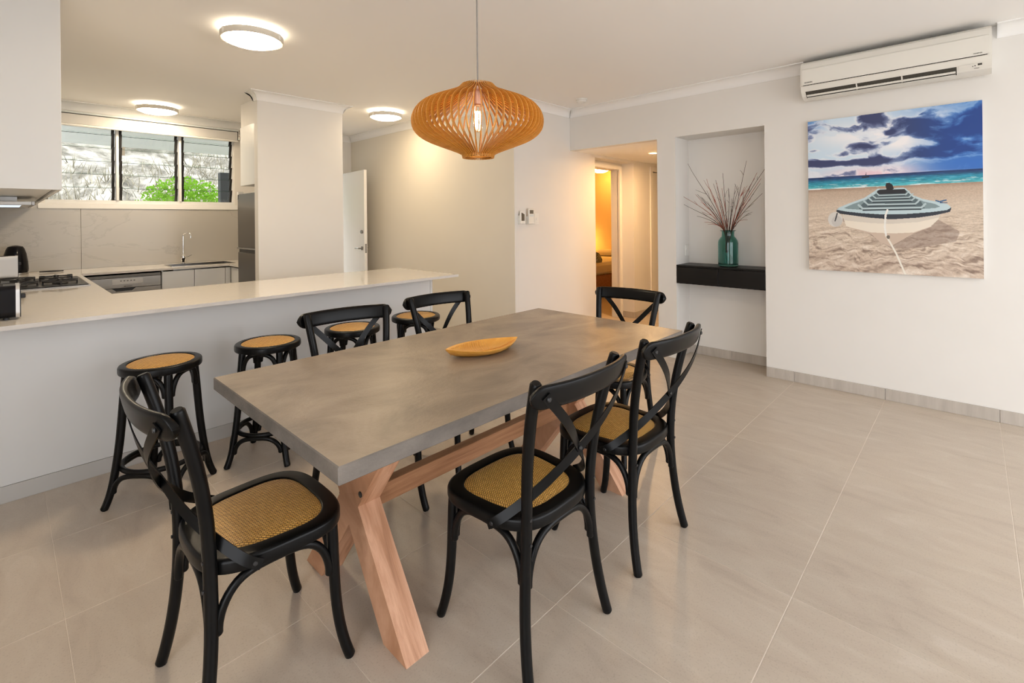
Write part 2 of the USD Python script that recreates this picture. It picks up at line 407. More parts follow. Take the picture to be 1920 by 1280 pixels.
def cove(p0, p1, nrm, m0, m1):
    p0, p1, n = np.array(p0, float), np.array(p1, float), np.array(nrm, float)
    d = (p1 - p0) / np.linalg.norm(p1 - p0)
    c, lip = CO, 0.008
    prof = [(0, 0), (0, -c), (lip * 0.6, -c)] + [(lip * 0.6 + (c - 2 * lip) * (1 - math.cos(a)), -c + lip * 0.3 + (c - 1.3 * lip) * math.sin(a)) for a in np.linspace(0, PI / 2, 9)] + [(c, -lip), (c, 0)]
    r = []
    for q, s in ((p0, -m0), (p1, m1)):
        r.append([(*(q + n * o + d * s * o), ZC + h) for o, h in prof])
    return loft(np.array(r))


coves = [
    ("white cove cornice along the top of the picture wall, left of the air conditioner", [((XP, YS), (XP, 0.975), (-1, 0), -1, 0)]),
    ("white cove cornice on the picture wall to the right of the air conditioner", [((XP, -0.125), (XP, YF), (-1, 0), 0, -1)]),
    ("white cove cornice above the remote controls", [((XH, YS), (XP, YS), (0, -1), 1, -1)]),
    ("white cove cornice along the beige-lit entry-hall wall", [((XH, YW), (XH, YS), (-1, 0), -1, 1)]),
    ("short white cove cornice above the front door", [((2.545, YW), (XH, YW), (0, -1), -1, -1)]),
    ("white cove cornice above the louvre window", [((XL, YW), (CX1 - 0.1, YW), (0, -1), -1, -1)]),
    ("white cove cornice crowning the pillar by the fridge", [((CX0, YC), (CX1, YC), (0, -1), 1, 1), ((CX1, YC), (CX1, YW), (1, 0), 1, -1), ((CX0, YC + 0.09), (CX0, YC), (-1, 0), 0, 1)]),
]
for lab, runs in coves:
    solo("trim", cat_mesh(*[cove(*r) for r in runs]), "trim_paint", lab, "cornice", 30, **S)

# skirting tiles
SK = 0.084


def skirt(name, label, pieces, mat="skirting_tile"):
    t = thing(name, label, "skirting", **S)
    for p in pieces:
        part(t, "skirting_tile", rbox(*p, 0.0, SK, b=0.0015), mat, False)


g = 0.0012
ys = [1.29, 1.078, 0.478, -0.122, -0.722, -1.322, -1.922]
skirt("baseboard_right", "grey tile skirting under the beach picture", [(XP - 0.009, XP - 0.0005, b + g, a - g) for a, b in zip(ys[:-1], ys[1:])])
skirt("baseboard_niche", "grey tile skirting round the foot of the alcove", [(4.806, 4.8145, 1.291, 1.68 - g), (4.806, 4.8145, 1.68 + g, 2.089), (4.52, 4.806, 2.081, 2.0895)])
skirt("baseboard_hall", "beige tile skirting in the lamp-lit passage", [(XH + 0.005, 4.2, YS - 0.009, YS - 0.0005), (4.2 + g, 5.02, YS - 0.009, YS - 0.0005), (5.95, 6.41, YS - 0.009, YS - 0.0005), (5.941, 5.9495, YS, YS + 0.175)])
skirt("baseboard_entry", "tile skirting along the beige-lit entry-hall wall", [(XH - 0.009, XH - 0.0005, YS, 4.6), (XH - 0.009, XH - 0.0005, 4.6 + g, 6.65)])

# passage and bedroom
solo("ceiling", box(4.615, 9.3, 2.28, YS, 2.15, 2.25), "ceiling_paint", "low ceiling of the lamp-lit passage", "ceiling", False, **S)
solo("wall_passage", cat_mesh(box(4.865, 9.3, 2.18, 2.28, -0.02, 2.25), box(9.2, 9.3, 2.28, YS, -0.02, 2.15)), "wall_paint", "hidden far side of the passage", "wall", False, **S)
solo("wall_closet", cat_mesh(box(5.95, 6.47, YS, YS + 0.18, -0.02, 2.25), box(7.25, 9.3, YS, YS + 0.18, -0.02, 2.25), box(6.47, 7.25, YS, YS + 0.18, 2.045, 2.25)), "wall_paint", "passage wall around the closet door", "wall", False, **S)
solo("wall_bedroom", cat_mesh(box(4.9, 5.02, YS + 0.18, YS + 0.30, -0.02, 2.5), box(5.88, 9.3, YS + 0.18, YS + 0.30, -0.02, 2.5), box(5.02, 5.88, YS + 0.18, YS + 0.30, 2.05, 2.5), box(5.02, 5.95, YS, YS + 0.18, 2.118, 2.25)), "wall_paint", "wall round the bedroom doorway", "wall", False, **S)
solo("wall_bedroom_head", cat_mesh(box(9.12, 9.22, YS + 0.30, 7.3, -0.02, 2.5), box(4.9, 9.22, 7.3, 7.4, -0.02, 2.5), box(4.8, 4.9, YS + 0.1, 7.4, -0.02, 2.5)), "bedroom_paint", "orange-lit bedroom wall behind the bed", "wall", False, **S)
solo("ceiling", box(4.8, 9.3, YS + 0.18, 7.4, 2.44, 2.54), "ceiling_paint", "bedroom ceiling", "ceiling", False, **S)
d1 = thing("door_1", "white architrave of the open bedroom doorway", "door frame", **S)
part(d1, "architrave", cat_mesh(box(5.845, 5.90, YS + 0.155, YS + 0.18, 0, 2.085), box(5.02, 5.845, YS + 0.155, YS + 0.18, 2.035, 2.085)), "door_paint", False)
part(d1, "jamb_lining", cat_mesh(box(5.858, 5.88, YS + 0.18, YS + 0.30, 0, 2.05), box(5.02, 5.858, YS + 0.18, YS + 0.30, 2.03, 2.05)), "door_paint", False)
d2 = thing("door_2", "white closet door in the passage", "door", **S)
part(d2, "leaf", rbox(6.485, 7.235, YS + 0.02, YS + 0.055, 0.01, 2.03), "door_paint", False)
part(d2, "architrave", cat_mesh(box(6.41, 6.475, YS - 0.016, YS + 0.02, 0, 2.10), box(7.245, 7.31, YS - 0.016, YS + 0.02, 0, 2.10), box(6.475, 7.245, YS - 0.016, YS + 0.02, 2.037, 2.10)), "door_paint", False)

# front door standing open
d3 = thing("door_3", "white front door standing open against the beige-lit hall wall", "door", (3.41, 6.64, 0), -95.5, **S)
part(d3, "leaf", rbox(0.0, 0.80, -0.02, 0.02, 0.012, 2.045, b=0.002), "door_paint", False)


def lever(side):
    y = side * 0.021
    m = [turn(cyl(0.026, 0, 0.012 * 1, 24), -90 * side, (1, 0, 0)), turn(cyl(0.010, 0, 0.05, 16), -90 * side, (1, 0, 0))]
    m = [move(a, 0.735, y, 1.0) for a in m]
    m.append(tube(spline([(0.735, y + side * 0.05, 1.0), (0.70, y + side * 0.052, 1.0), (0.615, y + side * 0.05, 0.998)], 10), 0.009, 10))
    return cat_mesh(*m)


part(d3, "handle", lever(-1), "steel", label="satin steel lever handle")
part(d3, "handle", lever(1), "steel", label="satin steel lever handle")
for sd in (-1, 1):
    part(d3, "deadbolt", move(turn(cyl(0.024, 0, 0.02, 24), -90 * sd, (1, 0, 0)), 0.74, sd * 0.021, 1.22), "steel")
part(d3, "lock_plate", box(0.8, 0.8015, -0.011, 0.011, 0.94, 1.06), "steel", False)
d4 = thing("door_4", "white frame and glazed fanlight of the front doorway", "door frame", **S)
part(d4, "frame", cat_mesh(box(DX0, DX0 + 0.04, YW - 0.012, YW + 0.1, 0, 2.42), box(DX1 - 0.04, DX1, YW + 0.0, YW + 0.1, 0, 2.42), box(DX0 + 0.04, DX1 - 0.04, YW + 0.0, YW + 0.1, 2.06, 2.10), box(DX0 + 0.04, DX1 - 0.04, YW, YW + 0.1, 2.38, 2.42)), "door_paint", False)
part(d4, "fanlight_pane", box(DX0 + 0.04, DX1 - 0.04, YW + 0.05, YW + 0.054, 2.10, 2.38), "pane", False)

# louvre window
w1 = thing("window_1", "white framed louvre window of clear glass blades above the sink", "window", **S)
bays = [(0.30, 0.845), (0.885, 1.415), (1.455, 1.985)]
part(w1, "frame", cat_mesh(box(WX0 - 0.0, WX1, YW + 0.01, YW + 0.09, WZ0, WZ0 + 0.05), box(WX0, WX1, YW + 0.01, YW + 0.09, WZ1 - 0.04, WZ1), box(1.985, 2.0, YW + 0.01, YW + 0.09, WZ0 + 0.05, WZ1 - 0.04)), "frame_white", False)
for a, b in ((0.845, 0.885), (1.415, 1.455)):
    part(w1, "mullion", rbox(a + 0.008, b - 0.008, YW + 0.0, YW + 0.09, WZ0 + 0.05, WZ1 - 0.04, b=0.002), "frame_white", False)
zb = [1.61, 1.746, 1.889, 2.027, 2.17, 2.314, 2.40]
for bx0, bx1 in bays:
    for k in range(6):
        z0, z1 = zb[k], zb[k + 1] + 0.012
        sl = 0.030
        lo, hi = np.array([0, YW + 0.055 + sl, z0]), np.array([0, YW + 0.055 - sl * 0.3, z1])
        th = np.array([0, 0.005, 0])

        def slab(xa, xb, o0, o1):
            c = [lo + o0, lo + o1, hi + o1, hi + o0]
            v = [(xa, q[1], q[2]) for q in c] + [(xb, q[1], q[2]) for q in c]
            return trimesh.convex.convex_hull(np.array(v))

        lb = part(w1, "louvre_blade", slab(bx0 + 0.012, bx1 - 0.012, -th / 2, th / 2), "pane", False)
        part(lb, "ground_edge", box(bx0 + 0.012, bx1 - 0.012, lo[1] - 0.003, lo[1] + 0.003, z0 - 0.004, z0), "glass_edge", False)
        for xa in (bx0, bx1 - 0.024):
            part(w1, "blade_clip", slab(xa, xa + 0.024, -th * 4.5, -th * 0.6), "clip_black", False)
part(w1, "sill", box(WX0 - 0.05, 2.03, YW - 0.018, YW - 0.0005, 1.52, 1.572), "trim_paint", False)

rb = thing("roller_blind", "white roller blind rolled up in its casing over the louvre window", "blind", (0, 0, 0))
part(rb, "casing", rbox(0.22, 2.02, YW - 0.085, YW - 0.002, 2.375, 2.475, b=0.004), "blind_fabric", False)
part(rb, "headrail", rbox(0.22, 2.03, YW - 0.095, YW - 0.002, 2.482, 2.50, b=0.003), "soffit_grey", False)
part(rb, "bottom_bar", rbox(0.22, 2.02, YW - 0.092, YW - 0.055, 2.352, 2.374, b=0.006), "white_plastic", False)
part(rb, "end_bracket", rbox(2.03, 2.042, YW - 0.09, YW - 0.002, 2.38, 2.50, b=0.002), "steel", False)

sp = thing("splashback", "veined beige marble splashback between counter and window", "splashback", **S)
for a, b in ((XL, 0.5635), (0.5655, 2.44)):
    part(sp, "marble_panel", rbox(a, b, YW - 0.012, YW - 0.0005, 0.9, 1.52, b=0.001), "marble", False)

# ------------------------------------------------------------------ kitchen
bt = Polygon([(-0.16, 3.19), (2.69, 3.19), (2.69, 3.45), (2.6, 4.09), (0.5, 4.11), (0.5, 5.99), (1.74, 5.99), (1.74, 5.58), (2.43, 5.58), (2.43, 6.645), (-0.16, 6.645)])
bt = Polygon([(-0.16, 3.19), (2.69, 3.19), (2.69, 4.11), (0.5, 4.11), (0.5, 5.98), (1.74, 5.98), (1.74, 5.585), (2.43, 5.585), (2.43, 6.645), (-0.16, 6.645)])
sink_hole = sbox(1.25, 6.14, 1.83, 6.46)
hob_hole = None
ctp = thing("countertop", "pale polished stone benchtop wrapping round the kitchen as breakfast bar and sink counter", "countertop")
top = prism(bt.difference(sink_hole), 0.88, 0.8985)
cap = prism(bt.buffer(-0.0015).difference(sink_hole), 0.8985, 0.9)
part(ctp, "stone_slab", cat_mesh(top, cap), "quartz", False)

bb = thing("breakfast_bar", "white laminate breakfast bar base behind the stools", "counter base")
part(bb, "front_panel", rbox(-0.15, 2.575, 3.437, 3.455, 0.085, 0.8795, b=0.001), "white_laminate", False)
part(bb, "end_panel", rbox(2.577, 2.6, 3.437, 4.05, 0.0, 0.8795, b=0.001), "white_laminate", False)
part(bb, "carcass", box(-0.15, 2.575, 3.456, 4.06, 0.1, 0.8795), "white_laminate", False)
part(bb, "kickboard", rbox(-0.15, 2.575, 3.438, 3.453, 0.0, 0.083, b=0.001), "kick_metal", False, "brushed aluminium kickboard")

lc = thing("base_cabinet", "white base cabinet under the gas hob", "cabinet")
part(lc, "carcass", box(-0.15, 0.46, 4.07, 6.63, 0.1, 0.8795), "white_laminate", False)
part(lc, "kickboard", box(-0.15, 0.42, 4.07, 6.63, 0.0, 0.1), "kick_metal", False)
for k in range(3):
    part(lc, "door", rbox(0.462, 0.48, 4.12 + k * 0.6, 4.717 + k * 0.6, 0.1, 0.876, b=0.001), "white_laminate", False)

sc = thing("base_cabinet", "white two-door base cabinet under the sink", "cabinet")
part(sc, "carcass", cat_mesh(box(1.125, 1.73, 6.02, 6.63, 0.1, 0.70), box(1.125, 1.14, 6.02, 6.63, 0.7, 0.8795)), "white_laminate", False)
part(sc, "kickboard", box(1.125, 1.73, 6.06, 6.08, 0.0, 0.1), "kick_metal", False)
for a, b in ((1.127, 1.408), (1.412, 1.703)):
    part(sc, "door", rbox(a, b, 6.0, 6.018, 0.1, 0.865, b=0.001), "white_laminate", False)
rc = thing("base_cabinet", "narrow white corner cabinet beside the fridge", "cabinet")
part(rc, "carcass", box(1.78, 2.43, 5.60, 6.63, 0.1, 0.70), "white_laminate", False)
part(rc, "door", rbox(1.757, 1.775, 5.60, 5.985, 0.1, 0.865, b=0.001), "white_laminate", False)
part(rc, "filler", box(1.707, 1.757, 6.0, 6.018, 0.1, 0.865), "white_laminate", False)

dw = thing("dishwasher", "stainless steel dishwasher beside the hob counter", "dishwasher", (0.82, 5.995, 0))
part(dw, "body", box(-0.298, 0.298, 0.03, 0.6, 0.1, 0.862), "dark_steel", False)
part(dw, "control_panel", rbox(-0.295, 0.295, 0.0, 0.028, 0.735, 0.835, b=0.002), "steel", False)
hx = [(-0.295, 0.1), (0.295, 0.1), (0.295, 0.732), (0.09, 0.732), (0.06, 0.705), (-0.06, 0.705), (-0.09, 0.732), (-0.295, 0.732)]
part(dw, "door", xz_prism(hx, 0.0, 0.028), "steel", False)
part(dw, "display", rbox(-0.09, 0.15, -0.002, 0.0, 0.772, 0.822, b=0.001), "brushed_dark", False)
part(dw, "handle_recess", box(-0.1, 0.1, 0.026, 0.0295, 0.70, 0.734), "black_plastic", False)
part(dw, "top_strip", box(-0.295, 0.295, 0.012, 0.03, 0.838, 0.862), "dark_steel", False)
for k in range(5):
    part(dw, "button", rbox(-0.03 + k * 0.026, -0.018 + k * 0.026, -0.004, -0.002, 0.80, 0.808, b=0.001), "print_grey", False)
part(dw, "maker_mark", cat_mesh(box(0.0, 0.016, -0.0012, 0, 0.744, 0.754), box(0.02, 0.062, -0.0012, 0, 0.746, 0.753)), "print_grey", False)

sk = thing("sink", "stainless steel undermount sink in the back counter", "sink", (1.54, 6.30, 0.9))
part(sk, "basin", cat_mesh(box(-0.288, -0.284, -0.158, 0.158, -0.17, 0.001), box(0.284, 0.288, -0.158, 0.158, -0.17, 0.001), box(-0.284, 0.284, -0.158, -0.154, -0.17, 0.001), box(-0.284, 0.284, 0.154, 0.158, -0.17, 0.001), box(-0.288, 0.288, -0.158, 0.158, -0.175, -0.17)), "steel", False)
rim = sbox(-0.31, 0.31, -0.18, 0.18).difference(sbox(-0.284, 0.284, -0.154, 0.154)).intersection(sbox(-0.31, -0.18, 0.31, 0.18))
rimp = Polygon([(-0.305, -0.175), (0.305, -0.175), (0.305, 0.175), (-0.305, 0.175)], [[(-0.284, -0.154), (-0.284, 0.154), (0.284, 0.154), (0.284, -0.154)]])
part(sk, "rim", prism(rimp, 0.0005, 0.003), "steel", False)
part(sk, "waste", move(cyl(0.04, -0.17, -0.167, 24), -0.1, 0, 0), "chrome")
tp = thing("kitchen_tap", "chrome gooseneck kitchen tap behind the sink", "tap", (1.42, 6.50, 0.9))
part(tp, "base", lathe([(0, 0), (0.026, 0), (0.026, 0.008), (0.018, 0.016), (0.018, 0.04), (0.024, 0.05), (0.026, 0.075), (0.022, 0.095), (0.014, 0.105), (0, 0.107)], 28), "chrome")
part(tp, "spout", tube(np.vstack([np.linspace((0, 0, 0.1), (0, 0, 0.31), 6), spline([(0, 0, 0.31), (0.004, -0.006, 0.335), (0.016, -0.022, 0.345), (0.04, -0.06, 0.345), (0.052, -0.078, 0.335), (0.056, -0.084, 0.315), (0.056, -0.084, 0.285)], 16)[1:]]), 0.0095, 12), "chrome")
part(tp, "lever", tube([(0.0, -0.02, 0.07), (0.05, -0.035, 0.085), (0.075, -0.04, 0.10)], 0.006, 8), "chrome")

fr = thing("fridge", "tall stainless steel fridge freezer tucked behind the pillar", "fridge", (1.70, 5.03, 0))
part(fr, "cabinet", box(0.045, 0.62, 0.0, 0.53, 0.03, 1.65), "dark_steel", False)
part(fr, "door", rbox(0.0, 0.042, 0.0, 0.53, 1.10, 1.655, b=0.006), "dark_steel", False, "upper fridge door")
part(fr, "door", rbox(0.0, 0.042, 0.0, 0.53, 0.05, 1.055, b=0.006), "dark_steel", False, "lower fridge door")
part(fr, "handle_recess", box(0.012, 0.042, 0.0, 0.53, 1.055, 1.10), "black_plastic", False)
part(fr, "handle", rbox(-0.012, 0.0, 0.0, 0.53, 1.088, 1.102, b=0.003), "steel", False)
part(fr, "hinge_cover", rbox(0.0, 0.05, 0.5, 0.55, 1.60, 1.68, b=0.004), "white_plastic", False)
oc = thing("overhead_cabinet", "white cupboard above the fridge", "cabinet", (0, 0, 0))
part(oc, "carcass", box(1.77, 2.43, 5.03, 5.62, 1.745, 2.358), "white_laminate", False)
part(oc, "door", rbox(1.75, 1.768, 5.03, 5.62, 1.745, 2.358, b=0.001), "white_laminate", False)

uc = thing("overhead_cabinet", "white overhead cupboard run above the hob at the left edge", "cabinet", (0, 0, 0))
part(uc, "carcass", box(XL + 0.002, 0.205, 3.592, 6.64, 1.562, 2.6), "white_laminate", False)
part(uc, "end_panel", rbox(XL + 0.002, 0.228, 3.574, 3.592, 1.547, 2.603, b=0.001), "white_laminate", False)
for k in range(4):
    part(uc, "door", rbox(0.21, 0.228, 3.594 + k * 0.762, 4.353 + k * 0.762, 1.547, 2.59, b=0.001), "white_laminate", False)
rh = thing("rangehood", "slim stainless slide-out rangehood under the overhead cupboard", "rangehood", (0, 0, 0))
part(rh, "body", rbox(XL + 0.01, 0.150, 4.86, 5.6, 1.50, 1.524, b=0.002), "kick_metal", False)
part(rh, "front_strip", rbox(0.150, 0.168, 4.86, 5.6, 1.498, 1.526, b=0.002), "steel", False)
part(rh, "motor_box", box(XL + 0.01, 0.08, 5.0, 5.5, 1.5245, 1.561), "kick_metal", False)
part(rh, "lamp", box(-0.05, 0.10, 4.95, 5.5, 1.4985, 1.5), "hood_glow", False)

hb = thing("gas_hob", "black gas hob with steel rim and cast-iron trivets on the counter", "hob", (0.205, 5.22, 0.9))
part(hb, "steel_rim", rbox(-0.26, 0.255, -0.42, 0.42, 0.0005, 0.008, b=0.003), "steel", False)
part(hb, "glass_plate", rbox(-0.25, 0.245, -0.405, 0.405, 0.0085, 0.012, b=0.001), "hob_black", False)
for bx, by in ((-0.12, -0.22), (0.10, -0.2), (-0.12, 0.22), (0.10, 0.2)):
    part(hb, "burner", move(lathe([(0, 0.012), (0.045, 0.012), (0.045, 0.02), (0.03, 0.026), (0, 0.028)], 24), bx, by, 0), "iron")
    tr = []
    for a in (0, 90, 180, 270):
        tr.append(turn(cat_mesh(box(0.02, 0.10, -0.005, 0.005, 0.034, 0.044), box(0.09, 0.10, -0.005, 0.005, 0.012, 0.035)), a))
    rg = Point(0, 0).buffer(0.1).difference(Point(0, 0).buffer(0.09))
    tr.append(prism(rg, 0.03, 0.038))
    part(hb, "trivet", move(cat_mesh(*tr), bx, by, 0), "iron", False)
for k in range(4):
    part(hb, "knob", move(lathe([(0, 0.012), (0.018, 0.012), (0.016, 0.034), (0, 0.036)], 24), -0.06 + 0.085 * k, 0.37, 0), "black_plastic", label="black control knob")


def toaster(name, label, loc, body, endm, w=0.28, d=0.17, h=0.185, band=0.014):
    t = thing(name, label, "toaster", loc)
    sh = sbox(-d / 2 + 0.03, 0.038, d / 2 - 0.03, h - 0.03).buffer(0.03, quad_segs=6)
    part(t, "shell", yz_prism(sh, -w, -0.004 - band), body, 30)
    se = sbox(-d / 2 + 0.028, 0.036, d / 2 - 0.028, h - 0.028).buffer(0.03, quad_segs=6)
    part(t, "end_band", yz_prism(se, -0.004 - band, -0.004), endm, 30)
    part(t, "end_cap", yz_prism(sh, -0.004, 0.0), "black_plastic", 30)
    part(t, "lever", rbox(0.0, 0.018, -0.02, 0.02, h * 0.58, h * 0.58 + 0.022, b=0.003), "black_plastic", False)
    for s in (-1, 1):
        part(t, "slot", rbox(-w + 0.03, -0.06, s * 0.03 - 0.014, s * 0.03 + 0.014, h - 0.002, h + 0.002, b=0.001), "iron", False)
    for x in (-w + 0.04, -0.05):
        for s in (-1, 1):
            part(t, "foot", move(cyl(0.012, 0, 0.0085, 16), x, s * (d / 2 - 0.04), 0), "black_plastic")
    return t


toaster("toaster", "glossy black toaster with chrome end band on the breakfast bar", (0.064, 3.455, 0.9), "black_gloss", "brushed", h=0.165)
toaster("toaster", "glossy white toaster beyond the hob, in front of the kettle", (0.10, 6.03, 0.9), "white_enamel", "white_enamel", h=0.19, d=0.18)
kt = thing("kettle", "black cordless kettle behind the white toaster", "kettle", (0.088, 6.38, 0.9))
part(kt, "base", lathe([(0, 0), (0.085, 0), (0.085, 0.02), (0.075, 0.026), (0, 0.026)], 32), "steel")
part(kt, "body", lathe([(0, 0.027), (0.085, 0.027), (0.088, 0.05), (0.084, 0.12), (0.074, 0.19), (0.062, 0.235), (0.050, 0.258), (0.02, 0.268), (0, 0.27)], 32), "black_gloss")
part(kt, "handle", tube(spline([(-0.01, 0.055, 0.25), (-0.015, 0.10, 0.235), (-0.02, 0.115, 0.16), (-0.015, 0.10, 0.07)], 16), 0.012, 10), "black_plastic")
sp2 = thing("cooking_spoon", "dark-handled spoon resting on the counter next to the kettle", "spoon", (0.265, 6.40, 0.9))
part(sp2, "handle", tube([(-0.02, 0, 0.012), (0.06, 0.004, 0.011), (0.15, 0.008, 0.009)], [0.006, 0.008, 0.005], 8), "black_plastic")
part(sp2, "bowl", tube([(-0.09, -0.002, 0.007), (-0.06, -0.001, 0.008), (-0.02, 0, 0.011)], [0.004, 0.006, 0.004], 8, flat=0.6), "chrome")

# ------------------------------------------------------------------ ceiling fittings


def ceiling_light(label, x, y, lens="lamp_white"):
    t = thing("ceiling_light", label, "ceiling light", (x, y, ZC), 0, None)
    part(t, "base_plate", lathe([(0, -0.012), (0.15, -0.012), (0.15, 0), (0, 0)], 40), "white_plastic")
    part(t, "diffuser", lathe([(0.168, -0.063), (0.168, -0.067), (0.16, -0.074), (0.13, -0.086), (0.07, -0.094), (0, -0.097)], 56), lens, 40)
    part(t, "opal_side", lathe([(0.15, -0.013), (0.163, -0.015), (0.168, -0.0625)], 56), "lamp_side", 40)
    part(t, "trim_ring", lathe([(0.178, -0.034), (0.184, -0.034), (0.184, -0.068), (0.179, -0.070), (0.171, -0.068), (0.171, -0.064), (0.178, -0.062), (0.178, -0.034)], 64), "steel_ring", 40)
    for k in range(3):
        part(t, "clip", turn(rbox(0.165, 0.1855, -0.011, 0.011, -0.067, -0.030, b=0.002), 70 + 120 * k), "white_plastic", False)
    return t


pbr("steel_ring", (0.66, 0.62, 0.55), 0.45, 0.1)
ceiling_light("round opal ceiling light over the breakfast bar", 1.13, 3.38)
ceiling_light("round opal ceiling light in front of the louvre window", 1.14, 6.21)
ceiling_light("round opal ceiling light in the entry hall behind the pillar", 3.02, 4.83, "lamp_warm")
sd = thing("smoke_detector", "small white round smoke alarm on the ceiling near the passage", "smoke alarm", (4.15, 2.93, ZC))
part(sd, "base", lathe([(0, -0.012), (0.058, -0.012), (0.058, 0), (0, 0)], 36), "white_plastic")
part(sd, "cover", lathe([(0.05, -0.012), (0.052, -0.02), (0.044, -0.034), (0.02, -0.04), (0, -0.04)], 36), "white_plastic")
dl = thing("downlight", "small recessed warm downlight in the passage ceiling", "downlight", (5.43, 2.79, 2.15))
part(dl, "bezel", lathe([(0.038, -0.001), (0.052, -0.001), (0.052, -0.006), (0.038, -0.004), (0.038, -0.001)], 32), "white_plastic")
part(dl, "lamp", lathe([(0, -0.002), (0.037, -0.002), (0.037, -0.001), (0, -0.001)], 24), "down_glow")

# pendant
PX, PY, PZ = 1.50, 1.632, 1.812
pd = thing("pendant_lamp", "orange plywood pendant lamp of curved slats above the dining table", "pendant lamp", (PX, PY, PZ))
prof = np.array([(0.073, 0.168), (0.088, 0.152), (0.127, 0.131), (0.206, 0.099), (0.258, 0.073), (0.29, 0.036), (0.30, -0.004), (0.29, -0.044), (0.258, -0.075), (0.206, -0.100), (0.127, -0.130), (0.088, -0.146), (0.074, -0.155), (0.072, -0.168)])
po = spline(np.c_[prof, np.zeros(len(prof))], 40)[:, :2]
tg = np.gradient(po, axis=0)
tg /= np.linalg.norm(tg, axis=1, keepdims=True)
nin = np.c_[tg[:, 1], -tg[:, 0]]
wid = 0.0135 + 0.003 * np.sin(np.linspace(0, PI, 40))
pi_ = po + nin * wid[:, None]
if pi_[20, 0] > po[20, 0]:
    pi_ = po - nin * wid[:, None]
pi_[:, 0] = np.maximum(pi_[:, 0], 0.052)
NS = 60
for k in range(NS):
    th = 0.0016
    rr = np.stack([np.c_[po[:, 0], np.full(40, -th), po[:, 1]], np.c_[po[:, 0], np.full(40, th), po[:, 1]], np.c_[pi_[:, 0], np.full(40, th), pi_[:, 1]], np.c_[pi_[:, 0], np.full(40, -th), pi_[:, 1]]], 1)
    part(pd, "slat", turn(loft(rr), 360 / NS * k + 2.2), "ply", False)
for z0, z1 in ((0.150, 0.160), (-0.160, -0.150)):
    part(pd, "ring", lathe([(0.045, z0), (0.069, z0), (0.069, z1), (0.045, z1), (0.045, z0)], 48), "ply")
part(pd, "lamp_holder", lathe([(0, 0.16), (0.012, 0.16), (0.014, 0.145), (0.022, 0.14), (0.024, 0.075), (0.020, 0.07), (0, 0.07)], 28), "copper")
part(pd, "bulb", lathe([(0.013, 0.069), (0.016, 0.05), (0.020, 0.03), (0.022, 0.0), (0.021, -0.03), (0.014, -0.046), (0, -0.051)], 28), "bulb_glass", 60)
part(pd, "filament", cat_mesh(*[tube(spline([(0.009 * math.cos(a), 0.009 * math.sin(a), 0.045), (0.013 * math.cos(a), 0.013 * math.sin(a), 0.01), (0.011 * math.cos(a), 0.011 * math.sin(a), -0.032)], 8), 0.0028, 6) for a in np.arange(5) * 2 * PI / 5]), "filament")
part(pd, "cord", tube(np.linspace((0, 0, 0.155), (0, 0, ZC - PZ - 0.03), 4), 0.0035, 8), "cord_grey")
part(pd, "ceiling_rose", lathe([(0, ZC - PZ), (0.05, ZC - PZ), (0.05, ZC - PZ - 0.02), (0.03, ZC - PZ - 0.035), (0, ZC - PZ - 0.036)], 32), "white_plastic")

# ------------------------------------------------------------------ air conditioner
ac = thing("air_conditioner", "white wall-mounted split air conditioner above the beach picture", "air conditioner", (XP, 0.965, 0))
AW = 1.062
pf = [(0, 2.315), (-0.055, 2.285), (-0.11, 2.283), (-0.165, 2.30), (-0.200, 2.335), (-0.215, 2.372), (-0.222, 2.375), (-0.222, 2.50), (-0.205, 2.545), (-0.17, 2.568), (0, 2.575)]


def ac_prism(poly, y0, y1):
    return move(xz_prism(poly, y0, y1), 0, 0, 0)


part(ac, "body", ac_prism(pf, -AW, 0), "ac_white", 25)
part(ac, "front_panel", ac_prism([(-0.223, 2.380), (-0.229, 2.380), (-0.2285, 2.497), (-0.223, 2.499)], -AW + 0.012, -0.012), "ac_white", 25)
part(ac, "top_grille", ac_prism([(-0.2235, 2.503), (-0.2235, 2.505), (-0.207, 2.5465), (-0.2065, 2.545)], -AW + 0.012, -0.012), "ac_white", 25)
part(ac, "panel_gap", ac_prism([(-0.2155, 2.3755), (-0.2265, 2.3755), (-0.2265, 2.3797), (-0.2155, 2.3797)], -AW + 0.02, -0.02), "ac_dark", False)  # dark strip standing in for the shade under the front panel


def on_face(p, q, t0, t1, off, th):
    """a slab lying on the casing between profile points p and q."""
    p, q = np.array(p), np.array(q)
    d = (q - p) / np.linalg.norm(q - p)
    n = np.array([-d[1], d[0]])
    n = n if n[1] < 0 else -n
    a, b = p + (q - p) * t0, p + (q - p) * t1
    return [tuple(a + n * off), tuple(b + n * off), tuple(b + n * (off + th)), tuple(a + n * (off + th))]


PA, PB, PC = (-0.165, 2.30), (-0.200, 2.335), (-0.11, 2.283)
part(ac, "air_outlet", ac_prism(on_face(PA, PB, 0.0, 0.98, 0.0002, 0.0012), -AW + 0.165, -0.03), "ac_dark", False)
part(ac, "air_outlet", ac_prism(on_face(PC, PA, 0.62, 0.97, 0.0002, 0.0012), -AW + 0.165, -0.03), "ac_dark", False)
part(ac, "louvre_flap", ac_prism(on_face(PA, PB, 0.10, 0.42, 0.004, 0.003), -AW + 0.17, -0.035), "ac_white", False)
part(ac, "louvre_flap", ac_prism(on_face(PC, PA, 0.76, 0.90, 0.004, 0.003), -AW + 0.17, -0.035), "ac_white", False)
for q in (-0.36, -0.62):
    part(ac, "louvre_bracket", ac_prism(on_face(PA, PB, 0.0, 1.0, 0.0014, 0.0035), q, q + 0.008), "ac_white", False)
part(ac, "control_patch", ac_prism([(-0.1735, 2.3065), (-0.2035, 2.337), (-0.2045, 2.336), (-0.1745, 2.3055)], -AW + 0.035, -AW + 0.155), "ac_white", False, "small display patch with receiver window")


